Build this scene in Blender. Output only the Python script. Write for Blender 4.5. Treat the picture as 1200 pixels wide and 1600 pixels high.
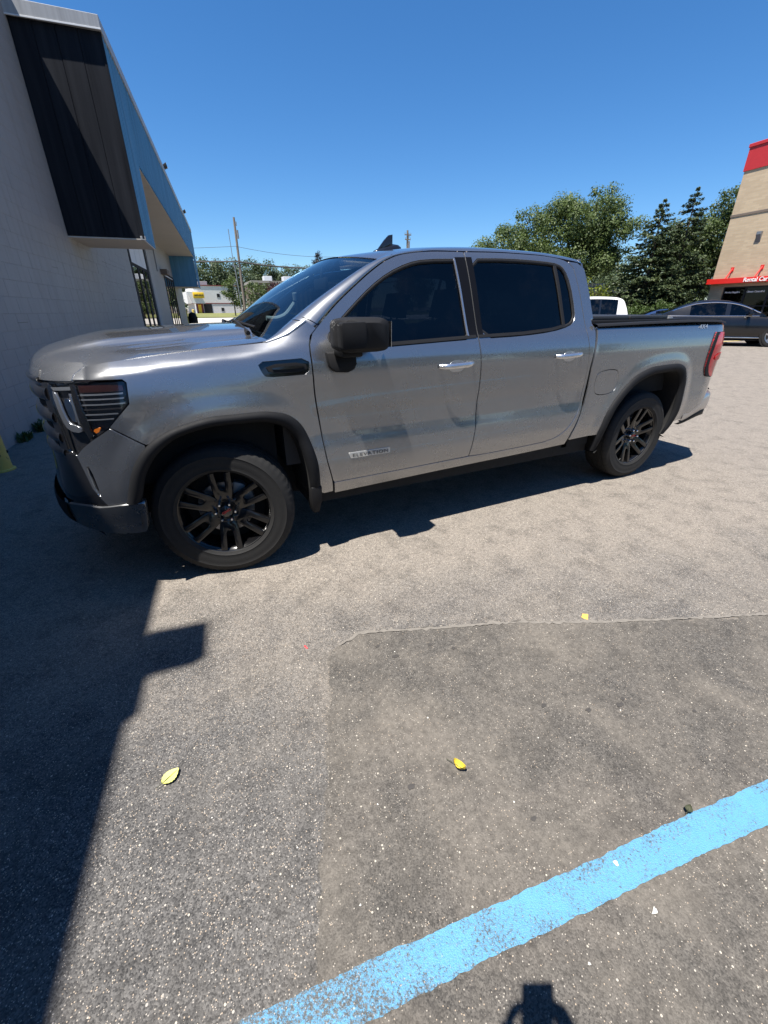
import bpy, bmesh, math, random
import numpy as np
from mathutils import Vector, Matrix
from mathutils.geometry import delaunay_2d_cdt
random.seed(7); rng = np.random.default_rng(11)
for o in list(bpy.data.objects): bpy.data.objects.remove(o)
scene = bpy.context.scene
COL = scene.collection
# ---------------------------------------------------------------- camera (hand-held phone, wide lens)
F_PX, YAW, PITCH, ROLL = 654.202, 0.45769, 0.44895, 0.00521
CAM = np.array([-0.17255, -3.43591, 1.51792])
fwd = np.array([math.sin(YAW)*math.cos(PITCH), math.cos(YAW)*math.cos(PITCH), -math.sin(PITCH)])
rgt0 = np.array([math.cos(YAW), -math.sin(YAW), 0.0]); dwn0 = np.cross(fwd, rgt0)
rgt = math.cos(ROLL)*rgt0 + math.sin(ROLL)*dwn0; dwn = -math.sin(ROLL)*rgt0 + math.cos(ROLL)*dwn0
cam_data = bpy.data.cameras.new('camera'); cam = bpy.data.objects.new('camera', cam_data); COL.objects.link(cam)
m = Matrix.Identity(4)
for i in range(3):
    m[i][0] = rgt[i]; m[i][1] = -dwn[i]; m[i][2] = -fwd[i]; m[i][3] = CAM[i]
cam.matrix_world = m
cam_data.sensor_fit = 'VERTICAL'; cam_data.sensor_height = 36.0; cam_data.lens = 36.0*F_PX/1600.0
cam_data.clip_start = 0.01; cam_data.clip_end = 2000
scene.camera = cam
# ---------------------------------------------------------------- sky and sun
TO_SUN = np.array([-0.534, -0.228, 1.54]); TO_SUN /= np.linalg.norm(TO_SUN)
SUN_EL = math.asin(TO_SUN[2])
world = bpy.data.worlds.new('World'); scene.world = world; world.use_nodes = True
wn = world.node_tree.nodes; wl = world.node_tree.links
sky = wn.new('ShaderNodeTexSky'); sky.sky_type = 'NISHITA'; sky.sun_disc = False
sky.sun_elevation = SUN_EL; sky.sun_rotation = math.atan2(TO_SUN[0], TO_SUN[1])
sky.air_density = 1.0; sky.dust_density = 0.0; sky.ozone_density = 9.0; sky.altitude = 0
wn['Background'].inputs['Strength'].default_value = 0.074
hs = wn.new('ShaderNodeHueSaturation'); hs.inputs['Saturation'].default_value = 1.16
wl.new(sky.outputs['Color'], hs.inputs['Color']); wl.new(hs.outputs['Color'], wn['Background'].inputs['Color'])
sun_d = bpy.data.lights.new('sun', 'SUN'); sun_d.energy = 5.0; sun_d.angle = math.radians(0.53); sun_d.color = (1.0, 0.95, 0.88)
sun = bpy.data.objects.new('sun', sun_d); COL.objects.link(sun)
sun.rotation_euler = Vector(TO_SUN).to_track_quat('Z', 'Y').to_euler(); sun.location = (-6, -6, 20)
scene.view_settings.view_transform = 'Standard'; scene.view_settings.look = 'None'
scene.view_settings.exposure = 1.08; scene.view_settings.gamma = 1.0; scene.view_settings.use_curve_mapping = False
scene.render.engine = 'CYCLES'
scene.render.resolution_x = 768; scene.render.resolution_y = 1024
# ---------------------------------------------------------------- small helpers
def tag(o, label=None, cat=None, group=None, kind=None):
    if label: o['label'] = label
    if cat: o['category'] = cat
    if group: o['group'] = group
    if kind: o['kind'] = kind
    return o
def empty(name, loc=(0, 0, 0), rz=0.0, parent=None):
    o = bpy.data.objects.new(name, None); COL.objects.link(o); o.location = loc; o.rotation_euler = (0, 0, rz)
    o.empty_display_size = .2
    if parent: o.parent = parent
    return o
def mesh_of(name, V, Fc, mats, smooth=False, normals=None, mi=None):
    me = bpy.data.meshes.new(name)
    me.from_pydata([tuple(map(float, v)) for v in V], [], [tuple(map(int, f)) for f in Fc])
    for mt in (mats if isinstance(mats, (list, tuple)) else [mats]): me.materials.append(mt)
    if smooth: me.polygons.foreach_set('use_smooth', [True]*len(me.polygons))
    if mi is not None: me.polygons.foreach_set('material_index', [int(i) for i in mi])
    me.update()
    if normals is not None: me.normals_split_custom_set_from_vertices([tuple(map(float, n)) for n in normals])
    return me
def link(name, me, parent=None, loc=None, rot=None):
    o = bpy.data.objects.new(name, me); COL.objects.link(o)
    if parent is not None: o.parent = parent
    if loc is not None: o.location = loc
    if rot is not None: o.rotation_euler = rot
    return o
def mk(name, V, Fc, mats, parent=None, smooth=False, normals=None, mi=None):
    return link(name, mesh_of(name, V, Fc, mats, smooth, normals, mi), parent)
class MB:
    """collects simple shapes into one mesh"""
    def __init__(s): s.V = []; s.F = []; s.MI = []
    def add(s, V, Fc, mi=0):
        b = len(s.V); s.V += [tuple(v) for v in V]; s.F += [tuple(i+b for i in f) for f in Fc]; s.MI += [mi]*len(Fc); return s
    def box(s, x0, x1, y0, y1, z0, z1, mi=0):
        V = [(x, y, z) for z in (z0, z1) for y in (y0, y1) for x in (x0, x1)]
        return s.add(V, [(0,2,3,1),(4,5,7,6),(0,1,5,4),(2,6,7,3),(0,4,6,2),(1,3,7,5)], mi)
    def obox(s, c, ax, ay, az, mi=0):
        """box given by its centre and three half-axis vectors"""
        c = np.array(c, float); ax, ay, az = (np.array(a, float) for a in (ax, ay, az))
        V = [c+i*ax+j*ay+k*az for k in (-1,1) for j in (-1,1) for i in (-1,1)]
        return s.add(V, [(0,2,3,1),(4,5,7,6),(0,1,5,4),(2,6,7,3),(0,4,6,2),(1,3,7,5)], mi)
    def bar(s, a, b, r, n=8, mi=0, r2=None, caps=True):
        a = np.array(a, float); b = np.array(b, float); d = b-a; L = np.linalg.norm(d); d = d/L
        u = np.cross(d, [0,0,1] if abs(d[2]) < .9 else [1,0,0]); u /= np.linalg.norm(u); v = np.cross(d, u)
        r2 = r if r2 is None else r2
        V = [a+r*(math.cos(t)*u+math.sin(t)*v) for t in np.linspace(0, 2*math.pi, n, False)]
        V += [b+r2*(math.cos(t)*u+math.sin(t)*v) for t in np.linspace(0, 2*math.pi, n, False)]
        Fc = [(i, (i+1) % n, n+(i+1) % n, n+i) for i in range(n)]
        if caps: Fc += [tuple(range(n))[::-1], tuple(range(n, 2*n))]
        return s.add(V, Fc, mi)
    def tube(s, pts, r, n=8, mi=0):
        pts = [np.array(p, float) for p in pts]; base = len(s.V); up = np.array([0, 0, 1.0])
        V = []
        for i, p in enumerate(pts):
            d = pts[min(i+1, len(pts)-1)] - pts[max(i-1, 0)]; d /= np.linalg.norm(d)
            u = np.cross(d, up if abs(d[2]) < .95 else [1, 0, 0]); u /= np.linalg.norm(u); v = np.cross(d, u)
            rr = r[i] if isinstance(r, (list, tuple, np.ndarray)) else r
            V += [p+rr*(math.cos(t)*u+math.sin(t)*v) for t in np.linspace(0, 2*math.pi, n, False)]
        Fc = []
        for i in range(len(pts)-1):
            Fc += [(i*n+k, i*n+(k+1) % n, (i+1)*n+(k+1) % n, (i+1)*n+k) for k in range(n)]
        Fc += [tuple(range(n))[::-1], tuple((len(pts)-1)*n+k for k in range(n))]
        return s.add(V, Fc, mi)
    def prism(s, poly, d, mi=0):
        """poly: 3D points of one face, extruded by vector d"""
        n = len(poly); V = [np.array(p, float) for p in poly] + [np.array(p, float)+np.array(d, float) for p in poly]
        Fc = [tuple(range(n)), tuple(range(n, 2*n))[::-1]] + [(i, n+i, n+(i+1) % n, (i+1) % n) for i in range(n)]
        return s.add(V, Fc, mi)
    def lathe(s, prof, n=32, axis='y', mi=0, c=(0, 0, 0)):
        V = []
        for (r, h) in prof:
            for t in np.linspace(0, 2*math.pi, n, False):
                a, b = r*math.cos(t), r*math.sin(t)
                V.append((c[0]+a, c[1]+h, c[2]+b) if axis == 'y' else (c[0]+a, c[1]+b, c[2]+h))
        Fc = []
        for i in range(len(prof)-1):
            for k in range(n):
                q = (i*n+k, i*n+(k+1) % n, (i+1)*n+(k+1) % n, (i+1)*n+k)
                Fc.append(q if axis == 'z' else q[::-1])
        return s.add(V, Fc, mi)
    def build(s, name, mats, parent=None, smooth=False, bevel=0.0, segs=2):
        me = mesh_of(name, s.V, s.F, mats, False, None, s.MI)
        bm = bmesh.new(); bm.from_mesh(me)
        bmesh.ops.recalc_face_normals(bm, faces=bm.faces)
        if bevel > 0:
            eds = [e for e in bm.edges if len(e.link_faces) == 2 and e.calc_face_angle(0) > .5]
            bmesh.ops.bevel(bm, geom=eds, offset=bevel, segments=segs, profile=.5, affect='EDGES', clamp_overlap=True)
        bm.to_mesh(me); bm.free()
        if smooth:
            me.polygons.foreach_set('use_smooth', [True]*len(me.polygons))
            me.set_sharp_from_angle(angle=math.radians(38))
        me.update()
        return link(name, me, parent)
def text_mesh(name, body, size, mat, depth=.002, shear=0.0, spacing=1.0, sx=1.0, bold=0.0):
    cu = bpy.data.curves.new(name, 'FONT'); cu.body = body; cu.size = size; cu.extrude = depth; cu.shear = shear
    cu.space_character = spacing; cu.align_x = 'LEFT'; cu.offset = bold
    t = bpy.data.objects.new(name, cu); COL.objects.link(t)
    me = bpy.data.meshes.new_from_object(t.evaluated_get(bpy.context.evaluated_depsgraph_get()))
    bpy.data.objects.remove(t); me.name = name; me.materials.clear(); me.materials.append(mat)
    if sx != 1.0:
        for v in me.vertices: v.co.x *= sx
    return me
def frame_obj(o, origin, ex, ey, ez):
    mm = Matrix.Identity(4)
    for i in range(3):
        mm[i][0] = ex[i]; mm[i][1] = ey[i]; mm[i][2] = ez[i]; mm[i][3] = origin[i]
    o.matrix_local = mm
    return o
# ---------------------------------------------------------------- materials
MATS = {}
def newmat(name):
    mt = bpy.data.materials.new(name); mt.use_nodes = True; MATS[name] = mt
    nt = mt.node_tree; b = nt.nodes['Principled BSDF']
    return mt, nt, b
def N(nt, t, **kw):
    n = nt.nodes.new(t)
    for k, v in kw.items():
        if k.startswith('i_'): n.inputs[k[2:].replace('_', ' ')].default_value = v
        else: setattr(n, k, v)
    return n
def ramp(nt, stops, inp):
    r = nt.nodes.new('ShaderNodeValToRGB'); cr = r.color_ramp
    while len(cr.elements) < len(stops): cr.elements.new(.5)
    for e, (p, c) in zip(cr.elements, stops):
        e.position = p; e.color = (c, c, c, 1) if isinstance(c, (int, float)) else (*c, 1)
    nt.links.new(inp, r.inputs['Fac']); return r.outputs['Color']
def mixc(nt, a, b, fac, mode='MIX'):
    n = nt.nodes.new('ShaderNodeMix'); n.data_type = 'RGBA'; n.blend_type = mode
    for idx, v in ((0, fac), (6, a), (7, b)):
        sock = n.inputs[idx]
        if isinstance(v, bpy.types.NodeSocket): nt.links.new(v, sock)
        elif isinstance(v, (int, float)): sock.default_value = v if idx == 0 else (v, v, v, 1)
        else: sock.default_value = (*v, 1)
    return n.outputs[2]
def math_(nt, op, a, b=None, c=None):
    n = nt.nodes.new('ShaderNodeMath'); n.operation = op
    for i, v in enumerate((a, b, c)):
        if v is None: continue
        if isinstance(v, bpy.types.NodeSocket): nt.links.new(v, n.inputs[i])
        else: n.inputs[i].default_value = v
    return n.outputs[0]
def noise(nt, scale, detail=4, rough=.55, vec=None, out='Fac', dist=0.0):
    n = N(nt, 'ShaderNodeTexNoise'); n.inputs['Scale'].default_value = scale; n.inputs['Detail'].default_value = detail
    n.inputs['Roughness'].default_value = rough; n.inputs['Distortion'].default_value = dist
    if vec is not None: nt.links.new(vec, n.inputs['Vector'])
    return n.outputs[out]
def pos(nt):
    return nt.nodes.new('ShaderNodeNewGeometry').outputs['Position']
def objco(nt):
    return nt.nodes.new('ShaderNodeTexCoord').outputs['Object']
def bump(nt, b, h, strength=.3, dist=.01):
    n = N(nt, 'ShaderNodeBump'); n.inputs['Strength'].default_value = strength; n.inputs['Distance'].default_value = dist
    nt.links.new(h, n.inputs['Height']); nt.links.new(n.outputs['Normal'], b.inputs['Normal'])
def simple(name, col, rough=.5, metal=0.0, coat=0.0, spec=.5, var=.12, vscale=6.0, bmp=0.0, bscale=80.0, em=None):
    """plain paint / plastic / metal with a little unevenness of tone and gloss"""
    mt, nt, b = newmat(name); P_ = objco(nt)
    n1 = noise(nt, vscale, 5, .6, P_)
    c = mixc(nt, tuple(x*(1-var) for x in col), tuple(min(1, x*(1+var)) for x in col), n1)
    nt.links.new(c, b.inputs['Base Color'])
    r = math_(nt, 'MULTIPLY_ADD', noise(nt, vscale*3.1, 4, .6, P_), .22*rough, rough*.89); nt.links.new(r, b.inputs['Roughness'])
    b.inputs['Metallic'].default_value = metal; b.inputs['Coat Weight'].default_value = coat
    b.inputs['Coat Roughness'].default_value = .04; b.inputs['Specular IOR Level'].default_value = spec
    if bmp: bump(nt, b, noise(nt, bscale, 3, .6, P_), bmp, .004)
    if em: b.inputs['Emission Color'].default_value = (*em[0], 1); b.inputs['Emission Strength'].default_value = em[1]
    return mt
def car_paint(name, col, metal=.75, rough=.32, dusty=.10, coat=1.0):
    mt, nt, b = newmat(name); P_ = objco(nt)
    v = N(nt, 'ShaderNodeTexVoronoi'); v.inputs['Scale'].default_value = 900; nt.links.new(P_, v.inputs['Vector'])
    fl = ramp(nt, [(0, .86), (1, 1.14)], v.outputs['Color'])
    c = mixc(nt, col, fl, .9, 'MULTIPLY')
    dust = ramp(nt, [(.45, 0.0), (.75, dusty)], noise(nt, 3.0, 6, .65, P_))
    c = mixc(nt, c, (.30, .27, .23), dust)
    nt.links.new(c, b.inputs['Base Color']); b.inputs['Metallic'].default_value = metal
    nt.links.new(math_(nt, 'MULTIPLY_ADD', noise(nt, 5, 4, .6, P_), .08, rough-.04), b.inputs['Roughness'])
    b.inputs['Coat Weight'].default_value = coat; b.inputs['Coat Roughness'].default_value = .025; b.inputs['Coat IOR'].default_value = 1.5
    return mt
def glass(name, tint, refl_rough=.01, ior=1.5, dirt_=.05):
    """tinted pane: lets light through in one layer, mirror-like at a slant"""
    mt, nt, b = newmat(name); nt.nodes.remove(b); out = nt.nodes['Material Output']
    tr = N(nt, 'ShaderNodeBsdfTransparent'); tr.inputs['Color'].default_value = (*tint, 1)
    gl = N(nt, 'ShaderNodeBsdfGlossy'); gl.inputs['Roughness'].default_value = refl_rough; gl.inputs['Color'].default_value = (1, 1, 1, 1)
    g_ = nt.nodes.new('ShaderNodeNewGeometry'); dt = N(nt, 'ShaderNodeVectorMath', operation='DOT_PRODUCT'); nt.links.new(g_.outputs['Normal'], dt.inputs[0]); nt.links.new(g_.outputs['Incoming'], dt.inputs[1])
    f0 = ((ior-1)/(ior+1))**2; fr = math_(nt, 'MULTIPLY_ADD', math_(nt, 'POWER', math_(nt, 'SUBTRACT', 1.0, math_(nt, 'ABSOLUTE', dt.outputs['Value'])), 5.0), 1-f0, f0)
    dirt = ramp(nt, [(.5, 0.0), (.8, dirt_)], noise(nt, 4, 6, .7, objco(nt)))
    df = N(nt, 'ShaderNodeBsdfDiffuse'); df.inputs['Color'].default_value = (.45, .43, .40, 1)
    m1 = N(nt, 'ShaderNodeMixShader'); nt.links.new(dirt, m1.inputs[0]); nt.links.new(tr.outputs[0], m1.inputs[1]); nt.links.new(df.outputs[0], m1.inputs[2])
    m2 = N(nt, 'ShaderNodeMixShader'); nt.links.new(fr, m2.inputs[0]); nt.links.new(m1.outputs[0], m2.inputs[1]); nt.links.new(gl.outputs[0], m2.inputs[2])
    nt.links.new(m2.outputs[0], out.inputs['Surface'])
    return mt
def leafmat(name, c1, c2, transl=.35, rough=.5):
    mt, nt, b = newmat(name); out = nt.nodes['Material Output']
    g = nt.nodes.new('ShaderNodeNewGeometry'); rnd = g.outputs['Random Per Island']
    c = mixc(nt, c1, c2, rnd)
    c = mixc(nt, c, tuple(x*.7 for x in c1), ramp(nt, [(.35, 0), (.7, .7)], noise(nt, .9, 3, .6, g.outputs['Position'])))
    nt.links.new(c, b.inputs['Base Color']); b.inputs['Roughness'].default_value = rough; b.inputs['Specular IOR Level'].default_value = .3
    tl = N(nt, 'ShaderNodeBsdfTranslucent'); nt.links.new(mixc(nt, c, (.9, 1.0, .35), .6, 'MULTIPLY'), tl.inputs['Color'])
    ms = N(nt, 'ShaderNodeMixShader'); ms.inputs[0].default_value = transl
    nt.links.new(b.outputs[0], ms.inputs[1]); nt.links.new(tl.outputs[0], ms.inputs[2]); nt.links.new(ms.outputs[0], out.inputs['Surface'])
    return mt
def asphalt_nodes(nt, b, dark, light, fleck, fl_amt=.5, scale=1.0, patchy=1.0, tan=(.25, .215, .175), bstr=.55, dusty=False):
    P_ = pos(nt)
    v = N(nt, 'ShaderNodeTexVoronoi'); v.inputs['Scale'].default_value = 240*scale; nt.links.new(P_, v.inputs['Vector'])
    v2 = N(nt, 'ShaderNodeTexVoronoi'); v2.inputs['Scale'].default_value = 95*scale; nt.links.new(P_, v2.inputs['Vector'])
    sep = N(nt, 'ShaderNodeSeparateColor'); nt.links.new(v.outputs['Color'], sep.inputs[0])
    sep2 = N(nt, 'ShaderNodeSeparateColor'); nt.links.new(v2.outputs['Color'], sep2.inputs[0])
    big = noise(nt, .9 if dusty else 1.7, 6, .62, P_, 'Fac', 0.0 if dusty else .8); mid = noise(nt, 6.0, 5, .65, P_); fine = noise(nt, 320, 3, .7, P_)
    c = mixc(nt, dark, light, ramp(nt, [(.22, 0), (.85, 1)], math_(nt, 'MULTIPLY_ADD', sep.outputs[0], .75, math_(nt, 'MULTIPLY', fine, .35))))
    c = mixc(nt, c, tan, ramp(nt, [(.38, 0.0), (.68, .75*patchy)], big))
    if dusty:
        # the lane in front of the shops is older, bleached and dusty
        sy = N(nt, 'ShaderNodeSeparateXYZ'); nt.links.new(P_, sy.inputs[0])
        k = math_(nt, 'ADD', math_(nt, 'MULTIPLY_ADD', sy.outputs[1], .42, 1.02), math_(nt, 'MULTIPLY_ADD', big, 1.1, -.55))
        k = math_(nt, 'ADD', k, math_(nt, 'MULTIPLY', sy.outputs[0], .08))
        c = mixc(nt, c, mixc(nt, (.095, .085, .073), (.355, .312, .263), math_(nt, 'MULTIPLY_ADD', sep.outputs[0], .75, math_(nt, 'MULTIPLY', fine, .3))), ramp(nt, [(.0, 0.0), (.55, .85)], k))
    c = mixc(nt, c, tuple(x*.45 for x in dark), ramp(nt, [(.48, 0), (.76, .5)], mid))
    c = mixc(nt, c, 0.0, ramp(nt, [(.40, 0), (.72, .42)], noise(nt, 42, 4, .75, P_)))
    # stones worn bare
    st = math_(nt, 'MULTIPLY', math_(nt, 'GREATER_THAN', sep.outputs[1], 1-.16*fl_amt), math_(nt, 'LESS_THAN', v.outputs['Distance'], .42))
    c = mixc(nt, c, mixc(nt, fleck, (.42, .33, .24), sep.outputs[2]), math_(nt, 'MULTIPLY', st, .85))
    st2 = math_(nt, 'MULTIPLY', math_(nt, 'GREATER_THAN', sep2.outputs[1], 1-.035*fl_amt), math_(nt, 'LESS_THAN', v2.outputs['Distance'], .30))
    c = mixc(nt, c, mixc(nt, fleck, (.5, .45, .36), sep2.outputs[2]), math_(nt, 'MULTIPLY', st2, .9))
    h = math_(nt, 'ADD', math_(nt, 'MULTIPLY', math_(nt, 'SUBTRACT', 1.0, v.outputs['Distance']), .7), math_(nt, 'MULTIPLY', fine, .5))
    bump(nt, b, h, bstr, .004)
    b.inputs['Roughness'].default_value = .82; b.inputs['Specular IOR Level'].default_value = .35
    return c, P_
def asphalt(name, *a, **k):
    mt, nt, b = newmat(name); c, _ = asphalt_nodes(nt, b, *a, **k); nt.links.new(c, b.inputs['Base Color']); return mt
asphalt('asphalt_old', (.040, .0395, .040), (.148, .142, .135), (.40, .37, .33), .8, tan=(.16, .145, .125), dusty=True)
asphalt('asphalt_patch', (.045, .042, .038), (.124, .114, .101), (.40, .37, .32), .3, 1.1, 1.0, (.178, .158, .132), .35)
def paint_line(name, col, wear=.45):
    mt, nt, b = newmat(name); c, P_ = asphalt_nodes(nt, b, (.062, .058, .052), (.11, .10, .088), (.42, .38, .33), .4, 1.2, .5, (.15, .13, .10))
    tone = mixc(nt, col, tuple(min(1, x*1.18+.02) for x in col), noise(nt, 30, 5, .7, P_))
    tone = mixc(nt, tone, tuple(x*.45 for x in col), ramp(nt, [(.55, 0), (.8, .8)], noise(nt, 260, 4, .7, P_)))
    w = math_(nt, 'ADD', math_(nt, 'MULTIPLY', noise(nt, 120, 6, .8, P_), .75), math_(nt, 'MULTIPLY', noise(nt, 6, 5, .7, P_), .45))
    # rubbed thin towards the old end of the stripe
    sx = N(nt, 'ShaderNodeSeparateXYZ'); nt.links.new(P_, sx.inputs[0])
    w = math_(nt, 'ADD', w, math_(nt, 'MULTIPLY', ramp(nt, [(0, 1), (1, 0)], math_(nt, 'MULTIPLY_ADD', sx.outputs[0], 1.6, .55)), .10))
    mask = ramp(nt, [(.585, 1.0), (.64, .7), (.70, .05)], w)
    nt.links.new(mixc(nt, c, tone, mask), b.inputs['Base Color']); b.inputs['Roughness'].default_value = .6
    return mt
paint_line('paint_blue', (.075, .245, .40))
simple('paint_yellow_line', (.55, .42, .12), .7, var=.3, vscale=9)
simple('concrete', (.52, .48, .42), .85, var=.12, vscale=2, bmp=.2)
def grass_ground():
    mt, nt, b = newmat('grass'); P_ = pos(nt)
    c = mixc(nt, (.11, .125, .03), (.20, .19, .06), ramp(nt, [(.3, 0), (.7, 1)], noise(nt, .35, 6, .7, P_)))
    c = mixc(nt, c, (.05, .08, .015), ramp(nt, [(.5, 0), (.75, .6)], noise(nt, 9, 4, .7, P_)))
    nt.links.new(c, b.inputs['Base Color']); b.inputs['Roughness'].default_value = .9; bump(nt, b, noise(nt, 30, 3, .7, P_), .5, .05)
grass_ground()
def block_paint():
    mt, nt, b = newmat('block_paint'); P_ = pos(nt)
    sx = N(nt, 'ShaderNodeSeparateXYZ'); nt.links.new(P_, sx.inputs[0])
    c = mixc(nt, (.255, .252, .25), (.305, .302, .297), noise(nt, 1.3, 6, .65, P_))
    oi = N(nt, 'ShaderNodeObjectInfo')
    c = mixc(nt, c, (.26, .258, .25), math_(nt, 'MULTIPLY', oi.outputs['Random'], .28))
    streak_v = N(nt, 'ShaderNodeMapping'); streak_v.inputs['Scale'].default_value = (5, 5, .35); nt.links.new(P_, streak_v.inputs['Vector'])
    c = mixc(nt, c, (.21, .20, .185), ramp(nt, [(.48, 0), (.8, .6)], noise(nt, 1.0, 5, .6, streak_v.outputs[0])))
    c = mixc(nt, c, (.19, .182, .17), ramp(nt, [(.62, 0), (.74, .4)], noise(nt, 14, 6, .8, P_)))
    nt.links.new(c, b.inputs['Base Color']); b.inputs['Roughness'].default_value = .6
    bump(nt, b, math_(nt, 'ADD', noise(nt, 55, 5, .7, P_), math_(nt, 'MULTIPLY', noise(nt, 9, 3, .6, P_), .7)), .35, .012)
block_paint()
simple('mortar', (.27, .265, .255), .8, var=.2, vscale=12, bmp=.4)
simple('mortar_crack', (.10, .09, .085), .9, var=.5, vscale=30)
def ribbed(name, col, streak=.45, rough=.45, spec=.4):
    mt, nt, b = newmat(name); P_ = pos(nt)
    mp = N(nt, 'ShaderNodeMapping'); mp.inputs['Scale'].default_value = (7, 7, .3); nt.links.new(P_, mp.inputs['Vector'])
    c = mixc(nt, tuple(x*.72 for x in col), tuple(min(1, x*1.2+.015) for x in col), ramp(nt, [(.3, 0), (.75, 1)], noise(nt, 1.0, 6, .65, mp.outputs[0])))
    c = mixc(nt, c, (.42, .47, .50), ramp(nt, [(.58, 0), (.8, streak)], noise(nt, 2.2, 6, .7, mp.outputs[0])))
    nt.links.new(c, b.inputs['Base Color']); b.inputs['Roughness'].default_value = rough
    bump(nt, b, noise(nt, 3.0, 3, .5, P_), .1, .02); b.inputs['Specular IOR Level'].default_value = spec
    return mt
ribbed('metal_blue', (.075, .24, .39), .38)
ribbed('metal_dark', (.006, .008, .013), .02, .65, .12)
ribbed('coping_metal', (.33, .34, .35), .3, .5)
simple('soffit', (.50, .46, .40), .75, var=.1, vscale=1.2, bmp=.1)
simple('storefront_frame', (.03, .03, .033), .8, spec=.1)
simple('panel_white', (.62, .63, .64), .55)
glass('shop_glass', (.10, .12, .12), .01, 1.3)
glass('truck_side_glass', (.075, .09, .11), .006, 1.5, .004)
glass('windshield_glass', (.38, .47, .50), .008, 1.75, .01)
glass('lamp_glass', (.86, .87, .88), .01, 1.45, .01)
glass('car_glass', (.08, .09, .10))
car_paint('truck_paint', (.285, .291, .302), .86, .27, .02)
car_paint('black_paint', (.003, .003, .004), .0, .3, .01, .45)
car_paint('white_paint', (.72, .72, .71), 0.0, .3)
car_paint('blue_paint', (.02, .05, .14), .5, .3)
car_paint('silver_paint', (.35, .36, .37), .7, .3)
car_paint('red_paint', (.28, .03, .03), .4, .3)
simple('black_plastic', (.012, .012, .013), .6, spec=.2, bmp=.25, bscale=400, var=.2)
simple('flare_plastic', (.012, .0125, .014), .62, spec=.12, bmp=.2, bscale=300, var=.25, vscale=9)
simple('gloss_black', (.010, .010, .011), .12, coat=.6)
simple('pillar_black', (.006, .006, .007), .35, spec=.12)
simple('wheel_black', (.005, .005, .0055), .18, spec=.45, coat=.25)
simple('rubber', (.009, .0088, .0085), .82, var=.35, vscale=14, bmp=.25, bscale=160)
simple('underbody', (.008, .008, .008), .9)
simple('chrome', (.75, .76, .78), .12, 1.0)
simple('satin_silver', (.50, .50, .51), .28, .9)
simple('bright_trim', (.60, .61, .63), .25, .9)
simple('brake_steel', (.30, .30, .31), .35, .9, var=.3, vscale=20)
simple('lamp_housing', (.05, .05, .055), .2, .5)
simple('lamp_white', (.30, .31, .33), .2, .7)
simple('amber_lens', (.65, .16, .01), .15, coat=1)
simple('amber_dark', (.022, .007, .005), .2, coat=1)
simple('red_lens', (.52, .010, .018), .2, coat=.35, var=.2)
simple('red_letter', (.45, .02, .02), .3)
simple('interior_dark', (.025, .025, .027), .7)
simple('seat_leather', (.035, .034, .034), .55)
simple('handle_grey', (.55, .56, .55), .55)
simple('tonneau_vinyl', (.018, .018, .019), .5, bmp=.3, bscale=220)
simple('badge_silver', (.62, .62, .60), .3, .6)
simple('badge_dark', (.12, .12, .12), .4, .4)
simple('leaf_yellow', (.62, .62, .17), .6, var=.25, vscale=60)
simple('leaf_gold', (.62, .48, .05), .6, var=.3, vscale=60)
simple('leaf_dead', (.05, .055, .03), .7)
simple('plastic_red', (.62, .05, .06), .5)
simple('chip_white', (.66, .64, .58), .7, var=.2, vscale=90)
simple('chip_orange', (.60, .36, .08), .7, var=.3, vscale=60)
simple('oil_spot', (.045, .041, .037), .7, var=.4, vscale=40)
def bollard_paint():
    mt, nt, b = newmat('bollard_paint'); P_ = pos(nt)
    c = mixc(nt, (.62, .44, .07), (.50, .40, .13), noise(nt, 6, 5, .7, P_))
    c = mixc(nt, c, (.05, .04, .03), ramp(nt, [(.60, 0), (.64, 1)], noise(nt, 13, 6, .7, P_)))
    nt.links.new(c, b.inputs['Base Color']); b.inputs['Roughness'].default_value = .65
bollard_paint()
def brick_mat():
    mt, nt, b = newmat('tan_brick'); tc = objco(nt)
    br = N(nt, 'ShaderNodeTexBrick'); br.inputs['Scale'].default_value = 1.0
    br.inputs['Brick Width'].default_value = .42; br.inputs['Row Height'].default_value = .105; br.inputs['Mortar Size'].default_value = .009
    br.inputs['Color1'].default_value = (.50, .385, .25, 1); br.inputs['Color2'].default_value = (.42, .315, .20, 1); br.inputs['Mortar'].default_value = (.40, .34, .26, 1)
    mp = N(nt, 'ShaderNodeMapping'); mp.inputs['Rotation'].default_value = (math.radians(90), 0, 0)
    cx = N(nt, 'ShaderNodeSeparateXYZ'); nt.links.new(tc, cx.inputs[0]); cb = N(nt, 'ShaderNodeCombineXYZ')
    nt.links.new(cx.outputs[1], cb.inputs[0]); nt.links.new(cx.outputs[2], cb.inputs[1]); nt.links.new(cb.outputs[0], br.inputs['Vector'])
    c = mixc(nt, br.outputs['Color'], (.36, .27, .18), ramp(nt, [(.4, 0), (.8, .5)], noise(nt, 1.2, 6, .7, tc)))
    nt.links.new(c, b.inputs['Base Color']); b.inputs['Roughness'].default_value = .85
    bump(nt, b, br.outputs['Fac'], -.4, .01)
brick_mat()
simple('sign_red', (.62, .022, .015), .4, var=.08)
simple('band_red', (.42, .018, .022), .55, var=.12)
simple('letter_grey', (.42, .45, .48), .35, .5)
simple('letter_white', (.82, .80, .78), .4)
simple('white_wall', (.66, .65, .62), .75, var=.08, vscale=1.0)
simple('maroon', (.17, .03, .03), .6)
simple('sign_yellow', (.75, .48, .02), .45)
simple('roof_grey', (.35, .35, .34), .8)
simple('dark_window', (.02, .022, .025), .1)
simple('brown_wall', (.15, .115, .09), .8, var=.2)
simple('pilaster_grey', (.26, .24, .22), .8)
simple('pole_wood', (.15, .125, .10), .85, var=.3, vscale=5)
simple('wire_black', (.02, .02, .02), .7)
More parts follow.
